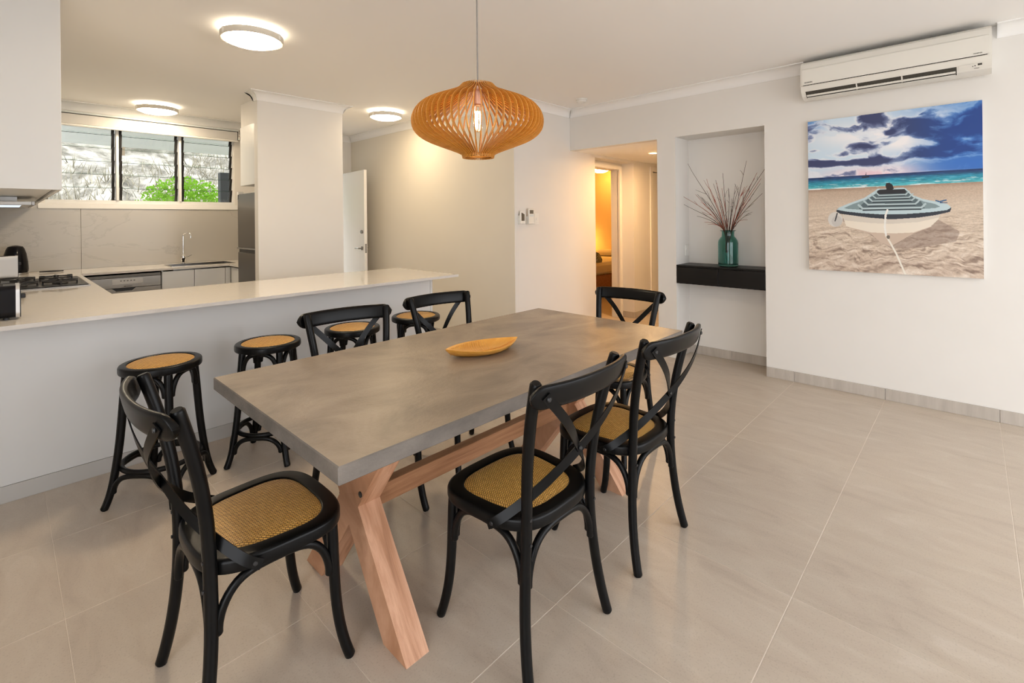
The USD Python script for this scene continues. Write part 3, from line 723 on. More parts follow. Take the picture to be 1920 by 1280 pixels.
def on_slant(y0, y1, t0, t1, mat, nm):
    a, b = np.array([-0.1745, 2.3055]), np.array([-0.2045, 2.336])
    n = np.array([-0.7, -0.7]) * 0.0012
    p0, p1 = a + (b - a) * t0, a + (b - a) * t1
    part(ac, nm, ac_prism([tuple(p0), tuple(p1), tuple(p1 + n), tuple(p0 + n)], y0, y1), mat, False)


on_slant(-AW + 0.045, -AW + 0.065, 0.62, 0.92, "ac_dark", "receiver_window")
on_slant(-AW + 0.075, -AW + 0.08, 0.55, 0.7, "ac_dark", "indicator")
on_slant(-AW + 0.086, -AW + 0.09, 0.5, 0.6, "ac_dark", "indicator")
on_slant(-AW + 0.058, -AW + 0.082, 0.14, 0.20, "ac_dark", "switch_button")


def wall_text(t, parent, s, h, x, y, z, name="lettering"):
    m = meshkit.text_mesh(s, h, 0.0006, True)
    v = np.array(m.vertices)
    m.vertices = np.c_[-v[:, 2], -v[:, 0], v[:, 1]] + [x, y, z]
    part(parent, name, m, t, False)


wall_text("print_grey", ac, "DAIKIN", 0.0105, -0.2293, -0.03, 2.392)
wall_text("print_grey", ac, "INVERTER", 0.006, -0.2293, -AW + 0.085, 2.39)

# ------------------------------------------------------------------ beach picture


def picture():
    nu, nv = 400, 460
    U, V = np.meshgrid(np.linspace(0, 1, nu), np.linspace(0, 1, nv))
    # the photo print, drawn in the flat of the picture
    src = np.array([(140, 178), (1335, 38), (137, 1182), (1320, 1255)], float)
    dst = np.array([(0, 0), (1, 0), (0, 1), (1, 1)], float)
    A, bvec = [], []
    for (u, v), (x, y) in zip(dst, src):
        A += [[u, v, 1, 0, 0, 0, -u * x, -v * x], [0, 0, 0, u, v, 1, -u * y, -v * y]]
        bvec += [x, y]
    h = np.linalg.solve(np.array(A), np.array(bvec))
    w = h[6] * U + h[7] * V + 1
    X, Y = (h[0] * U + h[1] * V + h[2]) / w, (h[3] * U + h[4] * V + h[5]) / w

    def fb(sx, sy, seed, o=5, wx=0.0, wy=0.0):
        return meshkit.fbm(np.stack([U * sx + wx, V * sy + wy, np.zeros_like(U) + seed * 3.17 + 0.5], -1), o, seed)

    c = lambda *q: np.array(q, float) / 255
    mixc = lambda a, b, t: a + (b - a) * np.clip(t, 0, 1)[..., None]
    sm = lambda x, a, b: (lambda t: t * t * (3 - 2 * t))(np.clip((x - a) / (b - a), 0, 1))
    blob = lambda u0, v0, a, b: np.exp(-(((U - u0) / a) ** 2 + ((V - v0) / b) ** 2))
    # sky: pale at the left, deep blue at the right, pink at the horizon
    w1, w2 = fb(5, 7, 1, 6) - 0.5, fb(6, 9, 2, 6) - 0.5
    d1 = fb(5, 13, 3, 7, w1 * 2.2, w2 * 2.6)
    d2 = fb(11, 30, 5, 6, w1 * 2.5, w2 * 3.0)
    cl = 0.65 * d1 + 0.35 * d2 - 0.5
    sky = mixc(c(198, 218, 234), c(84, 134, 200), sm(U, 0.40, 0.95))
    sky = mixc(sky, c(58, 112, 188), sm(U, 0.62, 0.95) * sm(V, 0.12, 0.30))
    sky = mixc(sky, c(92, 140, 200), sm(0.16 - U, 0.0, 0.16) * sm(0.13 - V, 0, 0.1))
    sky = mixc(sky, c(232, 200, 210), sm(V, 0.30, 0.375) * blob(0.42, 0.37, 0.30, 9))
    white = blob(0.56, 0.13, 0.09, 0.07) + 0.9 * blob(0.78, 0.07, 0.13, 0.05) + 0.75 * blob(0.40, 0.14, 0.24, 0.07) + 0.6 * blob(0.62, 0.22, 0.2, 0.05) + 0.5 * blob(0.2, 0.1, 0.2, 0.07)
    sky = mixc(sky, c(240, 238, 240), np.clip(white, 0, 1) * sm(cl, -0.10, 0.07))
    dk = mixc(c(52, 60, 100), c(24, 62, 134), sm(U, 0.45, 0.9))
    md = mixc(c(112, 124, 164), c(60, 112, 186), sm(U, 0.5, 0.9))
    dense = blob(0.44, 0.035, 0.15, 0.06) + blob(0.69, 0.10, 0.10, 0.05) + blob(0.52, 0.13, 0.04, 0.02) + 0.95 * blob(0.99, 0.11, 0.20, 0.09) + 1.2 * blob(0.10, 0.292, 0.2, 0.020) + 1.15 * blob(0.36, 0.295, 0.24, 0.026) + 0.9 * blob(0.33, 0.20, 0.12, 0.034) + 1.05 * blob(0.82, 0.255, 0.25, 0.035) + blob(0.01, 0.12, 0.06, 0.05) + 0.8 * blob(0.02, 0.20, 0.06, 0.014) + 0.6 * blob(0.25, 0.24, 0.14, 0.018) + 0.5 * blob(0.72, 0.17, 0.12, 0.03)
    dv = dense - 0.42 - 3.5 * cl
    sky = mixc(sky, md, 0.85 * sm(dv, -0.22, 0.18))
    sky = mixc(sky, dk, 0.95 * sm(dv, 0.02, 0.50))
    lit = sm(dv, -0.45, -0.12) * (1 - sm(dv, -0.12, 0.10))
    sky = mixc(sky, mixc(c(238, 236, 240), c(150, 186, 226), sm(U, 0.55, 0.95)), 0.55 * lit)
    sky = mixc(sky, c(44, 104, 190), 0.6 * sm(U, 0.55, 0.85) * sm(V, 0.29, 0.34) * (1 - sm(V, 0.37, 0.385)))
    # sea
    tse = (V - 0.382) / 0.08
    sea = mixc(c(30, 56, 104), c(44, 142, 168), sm(tse, 0.05, 0.5))
    sea = mixc(sea, c(84, 178, 186), sm(tse, 0.5, 0.85) * 0.8)
    wv = fb(34, 300, 9, 4)
    sea = sea * (0.72 + 0.56 * wv[..., None])
    sea = mixc(sea, c(222, 232, 234), 0.8 * sm(fb(22, 190, 10, 4), 0.60, 0.72) * sm(tse, 0.25, 0.8))
    sea = mixc(sea, c(236, 240, 240), sm(tse + 0.3 * (fb(14, 50, 11) - 0.5), 0.84, 0.98))
    img = np.where((V < 0.382)[..., None], sky, sea)
    # sand, smooth far off and trodden close by
    shore = 0.462 - 0.006 * U + 0.006 * (fb(9, 1, 12) - 0.5)
    dep = np.clip((V - shore) / (1 - 0.462), 0, 1)
    far = 1 / (V - 0.34).clip(0.05)
    gx_, gy_ = (U - 0.42) * far * 5.0, far * 3.4
    w3 = meshkit.fbm(np.stack([gx_ * 0.9, gy_ * 0.9, np.zeros_like(U) + 7], -1), 4, 19) - 0.5
    rp = lambda o: meshkit.fbm(np.stack([gx_ * 1.1 + w3 * 2.6 + gy_ * 0.5, (gy_ + o) * 2.1 + w3 * 2.2, np.zeros_like(U)], -1), 5, 21)
    rip = rp(0.0)
    rip2 = rp(-0.10)
    slope = (rip - rip2) * 6.0
    fine = fb(170, 210, 22, 3)
    sand = mixc(c(184, 162, 142), c(206, 188, 168), sm(dep + 0.1 * (fb(4, 9, 23) - 0.5), 0.0, 0.25))
    sand = mixc(sand, c(196, 176, 158), sm(dep, 0.5, 1.0))
    sand = mixc(sand, c(230, 218, 204), np.clip(slope, 0, 1) * (0.1 + 0.75 * sm(dep, 0.1, 0.7)))
    sand = mixc(sand, c(122, 102, 90), np.clip(-slope, 0, 1) * (0.06 + 0.74 * sm(dep, 0.1, 0.8)))
    sand = mixc(sand, c(150, 124, 104), 0.6 * sm(0.05 - dep, 0.0, 0.05))
    sand = sand * (0.92 + 0.16 * fine[..., None])
    img = np.where((V > shore)[..., None], sand, img)

    def fill(pts, col, a=1.0):
        nonlocal img
        p = pts if not isinstance(pts, list) else Polygon(pts).buffer(0)
        inn = contains_xy(p, X.ravel(), Y.ravel()).reshape(X.shape)
        img = np.where(inn[..., None], img * (1 - a) + c(*col) * a, img)

    line = lambda pts, wd: LineString(pts).buffer(wd / 2)
    fill(Polygon([(380, 850), (560, 940), (700, 1035), (900, 1030), (1130, 990), (1150, 940), (1010, 860)]).buffer(12), (118, 98, 90), 0.42)
    fill([(368, 812), (392, 890), (470, 920), (560, 945), (620, 1000), (690, 1032), (760, 995), (850, 945), (960, 905), (1020, 850), (1035, 815)], (230, 220, 204))
    fill([(400, 896), (560, 935), (700, 944), (850, 938), (980, 895), (960, 905), (850, 945), (760, 995), (690, 1032), (620, 1000), (560, 945), (470, 920)], (200, 180, 162))
    fill([(368, 812), (382, 852), (560, 872), (700, 878), (880, 868), (1026, 838), (1035, 815)], (196, 188, 178), 0.55)
    gun = [(325, 790), (340, 768), (420, 735), (520, 700), (590, 655), (612, 638), (640, 640), (785, 633), (805, 640), (850, 685), (920, 712), (1010, 730), (1085, 750), (1110, 775), (1100, 800), (1000, 822), (880, 838), (700, 848), (560, 836), (430, 818), (345, 806)]
    fill(gun, (46, 52, 62))
    gl = [(330, 780), (345, 765), (420, 735), (520, 700), (590, 655), (612, 638), (640, 640), (785, 633), (805, 640), (850, 685), (920, 712), (1010, 730), (1085, 748), (1108, 770), (1080, 788), (960, 802), (800, 812), (640, 814), (500, 804), (400, 793)]
    fill(gl, (186, 206, 212))
    inner = [(380, 768), (440, 742), (530, 712), (600, 670), (620, 652), (795, 647), (812, 657), (850, 697), (920, 727), (1000, 746), (1035, 764), (1000, 774), (880, 781), (700, 784), (500, 781), (400, 774)]
    fill(inner, (128, 148, 152))
    fill([(540, 712), (600, 672), (620, 655), (795, 649), (812, 660), (850, 700), (905, 728), (930, 776), (480, 778), (500, 745)], (84, 100, 106))
    fill([(605, 655), (625, 645), (795, 642), (805, 655), (800, 672), (610, 675)], (36, 36, 42))
    for y0, xa, xb, wd in ((682, 600, 822, 8), (701, 576, 844, 9), (721, 552, 864, 10), (745, 524, 888, 12), (771, 486, 928, 14)):
        fill(line([(xa - 6, y0 - 22), (xa + 22, y0 + 3), (xb - 22, y0 - 1), (xb + 6, y0 - 26)], wd), (176, 194, 198))
        fill(line([(xa + 24, y0 + wd * 0.75 + 2), (xb - 24, y0 + wd * 0.75 - 2)], wd * 0.7), (44, 56, 62))
    fill(Polygon([(665, 620), (668, 602), (690, 598), (712, 612), (722, 640), (700, 650), (672, 646)]), (34, 30, 32))
    fill(Point(320, 845).buffer(50), (208, 204, 198))
    fill(Point(330, 858).buffer(36), (186, 182, 178), 0.6)
    fill(line([(333, 805), (318, 855)], 8), (36, 40, 46))
    fill(line([(1005, 722), (1030, 730), (1075, 720)], 9), (44, 96, 140))
    fill(line([(1035, 738), (1080, 738)], 7), (36, 80, 120))
    fill(line([(675, 785), (662, 820), (655, 900), (664, 960)], 13), (232, 230, 224))
    fill(line([(664, 960), (690, 1005), (730, 1080), (790, 1222)], 12), (232, 226, 214))
    fill(Point(678, 968).buffer(12), (110, 100, 90))
    fill(line([(510, 560), (552, 556)], 9), (34, 34, 44))
    fill(line([(530, 556), (535, 528)], 4), (40, 40, 60))
    return U, V, np.clip(img, 0, 1)


cv = thing("beach_picture", "square canvas picture of a white boat on a beach under stormy blue clouds", "picture", (XP, 0, 0))
y_l, y_r, z_b, z_t, dp = 0.957, -0.053, 0.94, 2.126, 0.032
part(cv, "stretcher", rbox(-dp, -0.001, y_r, y_l, z_b, z_t, b=0.002), "canvas_side", False)
U_, V_, IMG = picture()
pts = np.stack([np.full(U_.shape, -dp - 0.0006), y_l + (y_r - y_l) * U_, z_t + (z_b - z_t) * V_], -1).reshape(-1, 3)
nv_, nu_ = U_.shape
ii, jj = np.meshgrid(np.arange(nv_ - 1), np.arange(nu_ - 1), indexing="ij")
qa = np.stack([ii * nu_ + jj, (ii + 1) * nu_ + jj, (ii + 1) * nu_ + jj + 1, ii * nu_ + jj + 1], -1).reshape(-1, 4)
pm = part(cv, "printed_canvas", (pts, qa), "print_picture", False, "photo print: boat with benches on rippled sand, teal sea and dark clouds")
lin = IMG.reshape(-1, 3)
lin = np.where(lin < 0.04045, lin / 12.92, ((lin + 0.055) / 1.055) ** 2.4)
UsdGeom.PrimvarsAPI(pm).CreatePrimvar("ink", Sdf.ValueTypeNames.Color3fArray, "vertex").Set(Vt.Vec3fArray.FromNumpy(lin.astype(np.float32)))

# ------------------------------------------------------------------ alcove: shelf, vase, twigs, switches
sh = thing("floating_shelf", "black floating shelf with two drawer fronts in the alcove", "shelf", (4.515, 1.69, 0.732))
part(sh, "body", rbox(0.02, 0.299, -0.398, 0.398, 0.0, 0.160, b=0.001), "shelf_black", False)
part(sh, "top", rbox(-0.003, 0.299, -0.398, 0.398, 0.161, 0.178, b=0.0015), "shelf_black", False)
for a, b in ((-0.397, 0.0), (0.003, 0.397)):
    part(sh, "drawer_front", rbox(-0.001, 0.019, a, b, 0.0, 0.158, b=0.001), "shelf_black", False)
va = thing("glass_vase", "teal glass jar vase holding bare twigs on the black shelf", "vase", (4.66, 1.652, 0.9115))
vo = [(0, 0.0), (0.078, 0.0), (0.086, 0.008), (0.087, 0.03), (0.087, 0.215), (0.083, 0.238), (0.068, 0.262), (0.056, 0.275), (0.054, 0.285), (0.054, 0.318), (0.058, 0.325), (0.070, 0.330)]
vi = [(0.069, 0.333), (0.056, 0.329), (0.0505, 0.32), (0.0505, 0.284), (0.053, 0.274), (0.065, 0.259), (0.079, 0.236), (0.083, 0.214), (0.083, 0.03), (0.078, 0.016), (0, 0.014)]
part(va, "jar", lathe(vo + vi, 56), "glass_teal", 50)
tw = thing("twig_bunch", "bunch of bare brown and reddish twigs fanning out of the teal vase", "dried twigs", (4.66, 1.652, 0.9115))
tips = [(228, 52), (422, 225), (482, 238), (520, 275), (607, 183), (812, 70), (897, 192), (1000, 152), (948, 255), (950, 400), (830, 580), (795, 660), (295, 380), (108, 402), (180, 487), (305, 615), (415, 680), (460, 275), (850, 450), (740, 330), (640, 340), (300, 385), (380, 420), (560, 330), (880, 250), (700, 300), (800, 330), (930, 300), (440, 330), (660, 440)]
mpp = 0.000907
trg = np.random.default_rng(3)
for k, (tx, ty) in enumerate(tips):
    dy, dz = -(tx - 618) * mpp, 0.33 + (768 - ty) * mpp
    dx = trg.uniform(-0.10, 0.10) if abs(dy) < 0.3 else trg.uniform(-0.06, 0.04)
    a = trg.uniform(0, 2 * PI)
    rootp = np.array([0.012 * math.cos(a), 0.012 * math.sin(a) + 0.01, 0.14 + trg.uniform(-0.02, 0.02)])
    neck = np.array([dx * 0.12 + 0.02 * math.cos(a), np.clip(dy * 0.14, -0.03, 0.03), 0.325])
    dy = float(np.clip(dy, -0.345, 0.42))
    tip = np.array([dx, dy, dz])
    mid = neck * 0.45 + tip * 0.55 + np.array([0, 0, 0.03]) + trg.normal(0, 0.006, 3)
    pth = spline([rootp, neck, mid, tip], 14)
    ms = [tube(pth, np.linspace(0.0031, 0.0014, 14), 6)]
    for _ in range(trg.integers(1, 4)):
        i0 = trg.integers(6, 12)
        d = pth[i0 + 1] - pth[i0 - 1]
        d /= np.linalg.norm(d)
        e = pth[i0] + d * trg.uniform(0.04, 0.09) + trg.normal(0, 0.022, 3)
        e[0], e[1] = np.clip(e[0], -0.13, 0.13), np.clip(e[1], -0.345, 0.42)
        ms.append(tube([pth[i0], (pth[i0] + e) / 2 + trg.normal(0, 0.003, 3), e], [0.0016, 0.0014, 0.001], 5))
    part(tw, "twig", cat_mesh(*ms), "twig_red" if k % 5 in (1, 3) else "twig_dark", 60)
ot = thing("power_outlet", "white power outlet plate on the left cheek of the alcove", "outlet", (4.74, 2.0895, 1.02))
part(ot, "plate", rbox(-0.035, 0.045, -0.008, -0.0003, -0.035, 0.075, b=0.002), "white_plastic", False)
part(ot, "rocker", rbox(-0.008, 0.012, -0.012, -0.008, 0.02, 0.05, b=0.001), "white_plastic", False)

# remotes on the wall
rm = thing("remote_control", "white remote control with a dark slanted screen in its wall holder, left of the two", "remote control", (3.665, YS, 1.315))
part(rm, "holder", rbox(-0.048, 0.045, -0.018, -0.0005, 0.0, 0.09, b=0.004), "white_plastic", False)
part(rm, "body", rbox(-0.042, 0.040, -0.030, -0.019, 0.004, 0.135, b=0.004), "white_plastic", False)
part(rm, "screen", xz_prism([(-0.024, 0.035), (0.022, 0.035), (0.022, 0.1), (-0.004, 0.112), (-0.024, 0.118)], -0.0315, -0.030), "grey_screen", False)
rm = thing("remote_control", "beige remote control with a small square display, beside the light switch", "remote control", (3.785, YS, 1.312))
part(rm, "holder", rbox(-0.05, 0.048, -0.024, -0.0005, 0.0, 0.085, b=0.004), "ac_white", False)
part(rm, "body", rbox(-0.045, 0.043, -0.042, -0.025, 0.004, 0.165, b=0.004), "ac_white", False)
part(rm, "screen", rbox(-0.03, 0.026, -0.0435, -0.042, 0.11, 0.148, b=0.0005), "grey_screen", False)
part(rm, "button", rbox(-0.028, 0.024, -0.045, -0.042, 0.082, 0.102, b=0.002), "soffit_grey", False)
sw = thing("light_switch", "white light switch plate to the right of the remote controls", "light switch", (3.905, YS, 1.31))
part(sw, "plate", rbox(-0.036, 0.036, -0.008, -0.0005, 0.0, 0.116, b=0.002), "white_plastic", False)
part(sw, "rocker", rbox(-0.01, 0.01, -0.012, -0.008, 0.045, 0.07, b=0.001), "white_plastic", False)

# ------------------------------------------------------------------ dining table
TX0, TX1, TY0, TY1, TZ = 0.553, 2.463, 1.107, 2.103, 0.772
tb = thing("dining_table", "long concrete-topped dining table on crossed timber trestles", "dining table", (0, 0, 0))
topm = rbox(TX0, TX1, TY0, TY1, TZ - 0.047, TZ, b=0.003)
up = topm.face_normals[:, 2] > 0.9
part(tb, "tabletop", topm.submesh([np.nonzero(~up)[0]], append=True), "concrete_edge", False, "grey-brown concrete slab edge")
part(tb, "top_surface", topm.submesh([np.nonzero(up)[0]], append=True), "concrete", False, "smooth trowelled concrete surface with cloudy stains")
zc, zt = 0.38, TZ - 0.047
sl = 1.336


def beam(sgn, x0, x1, z0=0.0, z1=None):
    z1 = zt if z1 is None else z1
    yc = 1.604
    f = lambda z, o: yc + sgn * ((-0.347 + 0.063) + z / sl) + o * 0.0645
    pts = [(f(z0, -1), z0), (f(z0, 1), z0), (f(z1, 1), z1), (f(z1, -1), z1)]
    return yz_prism(pts if sgn > 0 else pts[::-1], x0, x1)


for x0 in (0.838, 2.09):
    x1 = x0 + 0.085
    part(tb, "trestle_leg", beam(1, x0, x1), "acacia", False)
    zl, zh = zc - 0.086, zc + 0.086
    half = 0.0645 * 2 * sl
    low = beam(-1, x0 + 0.0004, x1 - 0.0004)
    part(tb, "trestle_leg", low, "acacia", False)
    for bx in (x0 - 0.001,):
        part(tb, "bolt", move(turn(cyl(0.010, -0.002, 0.001, 16), 90, (0, 1, 0)), bx, 1.52, 0.43), "black_plastic")
part(tb, "stretcher", rbox(0.95 - 0.06, 2.125, 1.58, 1.628, 0.321, 0.394, b=0.002), "acacia_beam", False)
for x0 in (0.838, 2.09):
    part(tb, "top_bearer", rbox(x0 + 0.005, x0 + 0.08, 1.25, 1.96, zt - 0.035, zt - 0.0005, b=0.002), "acacia_beam", False)

# leaf-shaped bowl
bw = thing("leaf_bowl", "leaf-shaped carved wooden bowl in the middle of the table", "bowl", (1.478, 1.588, TZ), -12)
L, Wd = 0.188, 0.100


def leaf_ring(sx, sy, z, n=56, lift=0.0):
    a = np.arange(n) * 2 * PI / n
    x = np.cos(a)
    y = np.sign(np.sin(a)) * (1 - x**2) ** 0.95
    return np.c_[sx * x, sy * y, z + lift * x**2]


outer = [leaf_ring(L * s, Wd * t, z, lift=l) for s, t, z, l in ((0.55, 0.42, 0.0, 0), (0.72, 0.62, 0.003, 0.001), (0.88, 0.85, 0.014, 0.004), (0.97, 0.97, 0.026, 0.008), (1.0, 1.0, 0.031, 0.011))]
inn = [leaf_ring(L * s, Wd * t, z, lift=l) for s, t, z, l in ((0.985, 0.97, 0.0315, 0.011), (0.94, 0.92, 0.026, 0.008), (0.80, 0.76, 0.014, 0.005), (0.55, 0.45, 0.008, 0.001), (0.2, 0.15, 0.006, 0))]
part(bw, "shell", loft(outer + inn), "bowl_wood", 40)
ribs = []
for s in (-1,):
    for k in range(26):
        x = -0.15 + k * 0.0118
        w0 = Wd * (1 - (x / L) ** 2) ** 0.95
        q = []
        for t in np.linspace(0.16, 0.93, 7):
            r = t
            zz = np.interp(r, [0.15, 0.45, 0.76, 0.92, 0.97], [0.006, 0.008, 0.014, 0.026, 0.0315]) + 0.001
            q.append((x + 0.03 * (t - 0.5), -s * w0 * t * 0.97, zz + 0.004 * (x / L) ** 2))
        ribs.append(tube(q, 0.0015, 5))
part(bw, "carved_veins", cat_mesh(*ribs), "bowl_wood", 60)
part(bw, "midrib", tube(np.c_[np.linspace(-0.15, 0.165, 9), np.zeros(9), 0.0075 + 0.024 * np.abs(np.linspace(-0.9, 1, 9)) ** 3], 0.002, 6), "bowl_wood")

# ------------------------------------------------------------------ chairs


def seat_ring(d, z, n=72):
    a = np.arange(n) * 2 * PI / n
    e = 2 / 3.3
    cx, sy = np.sign(np.cos(a)) * np.abs(np.cos(a)) ** e, np.sign(np.sin(a)) * np.abs(np.sin(a)) ** e
    x = 0.012 + (0.203 - d) * cx
    hw = 0.213 + 0.016 * cx
    return np.c_[x, (hw - d) * sy, np.full(n, z)]


def arch(p0, p1, h0, h1, r=0.0122, bow=0.0, zlow=None):
    """inverted U of bent wood between two leg points (x, y)."""
    p0, p1 = np.array(p0, float), np.array(p1, float)
    zs = [(0.0, h0), (0.03, h0 + (h1 - h0) * 0.45), (0.16, h0 + (h1 - h0) * 0.86), (0.5, h1), (0.84, h0 + (h1 - h0) * 0.86), (0.97, h0 + (h1 - h0) * 0.45), (1.0, h0)]
    q = [(*(p0 + (p1 - p0) * t), z) for t, z in zs]
    return tube(spline(q, 30), r, 10)


def dining_chair(label, loc, rot):
    t = thing("dining_chair", label, "dining chair", loc, rot, "cross-back dining chairs round the table")
    rings = [seat_ring(0.012, 0.418), seat_ring(0.002, 0.424), seat_ring(0.0, 0.432), seat_ring(0.0, 0.452), seat_ring(0.003, 0.459), seat_ring(0.010, 0.4625), seat_ring(0.044, 0.4625), seat_ring(0.049, 0.459), seat_ring(0.050, 0.43), seat_ring(0.045, 0.418)]
    part(t, "seat_frame", loft(np.array(rings), closed=True), "black_lacquer", 40)
    pan = [seat_ring(0.0495, 0.4575)] + [seat_ring(d, z) for d, z in ((0.062, 0.4635), (0.09, 0.466), (0.13, 0.4675), (0.17, 0.468), (0.195, 0.468))]
    part(t, "cane_panel", loft(np.array(pan), caps=True), "cane", 60, "woven golden cane panel")
    for s in (-1, 1):
        q = spline([(0.158, s * 0.172, 0.43), (0.163, s * 0.176, 0.30), (0.170, s * 0.180, 0.17), (0.185, s * 0.188, 0.07), (0.205, s * 0.198, 0.0)], 22)
        part(t, "front_leg", tube(q, np.linspace(0.0175, 0.0155, 22), 14), "black_lacquer", 50)
        q = spline([(-0.212, s * 0.205, 0.0), (-0.190, s * 0.193, 0.10), (-0.173, s * 0.177, 0.25), (-0.170, s * 0.164, 0.44), (-0.181, s * 0.172, 0.60), (-0.210, s * 0.189, 0.76), (-0.250, s * 0.207, 0.905)], 34)
        bl = part(t, "back_leg", tube(q, np.linspace(0.0165, 0.0178, 34), 14), "black_lacquer", 50)
        for z in (0.40, 0.475):
            part(bl, "screw", move(turn(cyl(0.005, 0, 0.004, 10), -90, (0, 1, 0)), -0.186, s * 0.165, z), "black_plastic")
    # curved top rail
    tt = np.radians([90, 84, 74, 60, 44, 28, 12])
    ye = np.r_[0.205 + 0.037 * np.sin(tt), np.linspace(0.204, 0.0, 12)]
    hwe = np.r_[0.037 * np.maximum(np.cos(tt), 0.04), np.full(12, 0.037)]
    ry, hw = np.r_[-ye, ye[::-1][1:]], np.r_[hwe, hwe[::-1][1:]]
    NRL = len(ry)
    rx = -0.258 - 0.052 * (1 - np.abs(ry / 0.242) ** 2.2) ** 0.9
    rz = 0.870 + 0.002 * (1 - np.abs(ry / 0.242))
    ctr = np.c_[rx, ry, rz]
    tn = np.gradient(ctr, axis=0)
    tn /= np.linalg.norm(tn, axis=1, keepdims=True)
    nb = np.cross(tn, [0, 0, 1.0])
    nb /= np.linalg.norm(nb, axis=1, keepdims=True)
    upv = np.array([-0.22, 0, 0.975])
    rings = []
    for i in range(NRL):
        loop = []
        for a in np.arange(16) * 2 * PI / 16:
            cx, sx = math.cos(a), math.sin(a)
            loop.append(ctr[i] + nb[i] * 0.0115 * np.sign(cx) * abs(cx) ** 0.6 + upv * hw[i] * np.sign(sx) * abs(sx) ** 0.6)
        rings.append(loop)
    part(t, "top_rail", loft(np.array(rings)), "black_lacquer", 50)
    # metal cross straps
    for s in (-1, 1):
        o = 0.0025 * s
        q = spline([(-0.2905, s * 0.213, 0.878), (-0.2935, s * 0.19, 0.853), (-0.294 + o, s * 0.125, 0.785), (-0.272 + o, s * 0.055, 0.708), (-0.245 + o, 0.0, 0.652), (-0.212, -s * 0.065, 0.592), (-0.165, -s * 0.135, 0.528), (-0.122, -s * 0.188, 0.482), (-0.088, -s * 0.2165, 0.453), (-0.062, -s * 0.2215, 0.437)], 44)
        tq = np.gradient(q, axis=0)
        f = np.linspace(0, 1, 44)[:, None] ** 1.5
        f0 = np.clip(1 - np.linspace(0, 1, 44)[:, None] * 2.2, 0, 1)
        nq = np.array([1.0, 0, 0]) * (1 - f) + np.array([0, s * 1.0, 0]) * f + np.array([0, -0.6 * s, 0]) * f0
        st = part(t, "cross_strap", ribbon(q, np.cross(tq, nq), 0.028, 0.0035), "black_lacquer", 30)
        part(st, "bolt", move(turn(lathe([(0, 0), (0.008, 0), (0.006, 0.004), (0, 0.005)], 12), -90, (0, 1, 0)), -0.2935, s * 0.203, 0.868), "black_plastic")
        part(st, "bolt", move(turn(lathe([(0, 0), (0.007, 0), (0.005, 0.003), (0, 0.004)], 12), 90 * s, (1, 0, 0)), -0.078, -s * 0.2215, 0.446), "black_plastic")
    part(t, "rivet", move(turn(lathe([(0, 0), (0.007, 0), (0.005, 0.004), (0, 0.005)], 12), -90, (0, 1, 0)), -0.2505, 0, 0.652), "black_plastic")
    # bent-wood braces
    fl, fr_ = (0.163, 0.190), (0.163, -0.190)
    bl_, br_ = (-0.170, 0.186), (-0.170, -0.186)
    part(t, "brace", arch((0.147, 0.178), (-0.155, 0.172), 0.275, 0.41), "black_lacquer", 50)
    part(t, "brace", arch((0.147, -0.178), (-0.155, -0.172), 0.275, 0.41), "black_lacquer", 50)
    part(t, "brace", arch((0.160, 0.160), (0.160, -0.160), 0.275, 0.41), "black_lacquer", 50)
    part(t, "brace", arch((-0.172, 0.160), (-0.172, -0.160), 0.265, 0.41), "black_lacquer", 50)
    return t


chair = dining_chair("black cross-back cane chair at the near left end of the table", (0.542, 1.623, 0), 0)
copy_of(chair, "black cross-back cane chair in the foreground on the camera side of the table", (1.234, 1.138, 0), 90)
copy_of(chair, "black cross-back cane chair on the camera side of the table, second from the camera", (1.865, 1.143, 0), 90)
copy_of(chair, "black cross-back cane chair at the far end of the table in front of the passage", (2.515, 1.592, 0), 183.5)
copy_of(chair, "black cross-back cane chair on the bar side of the table, nearer the camera", (1.20, 2.10, 0), -98)
copy_of(chair, "black cross-back cane chair on the bar side of the table, farther from the camera", (1.838, 2.13, 0), -94)

# ------------------------------------------------------------------ stools


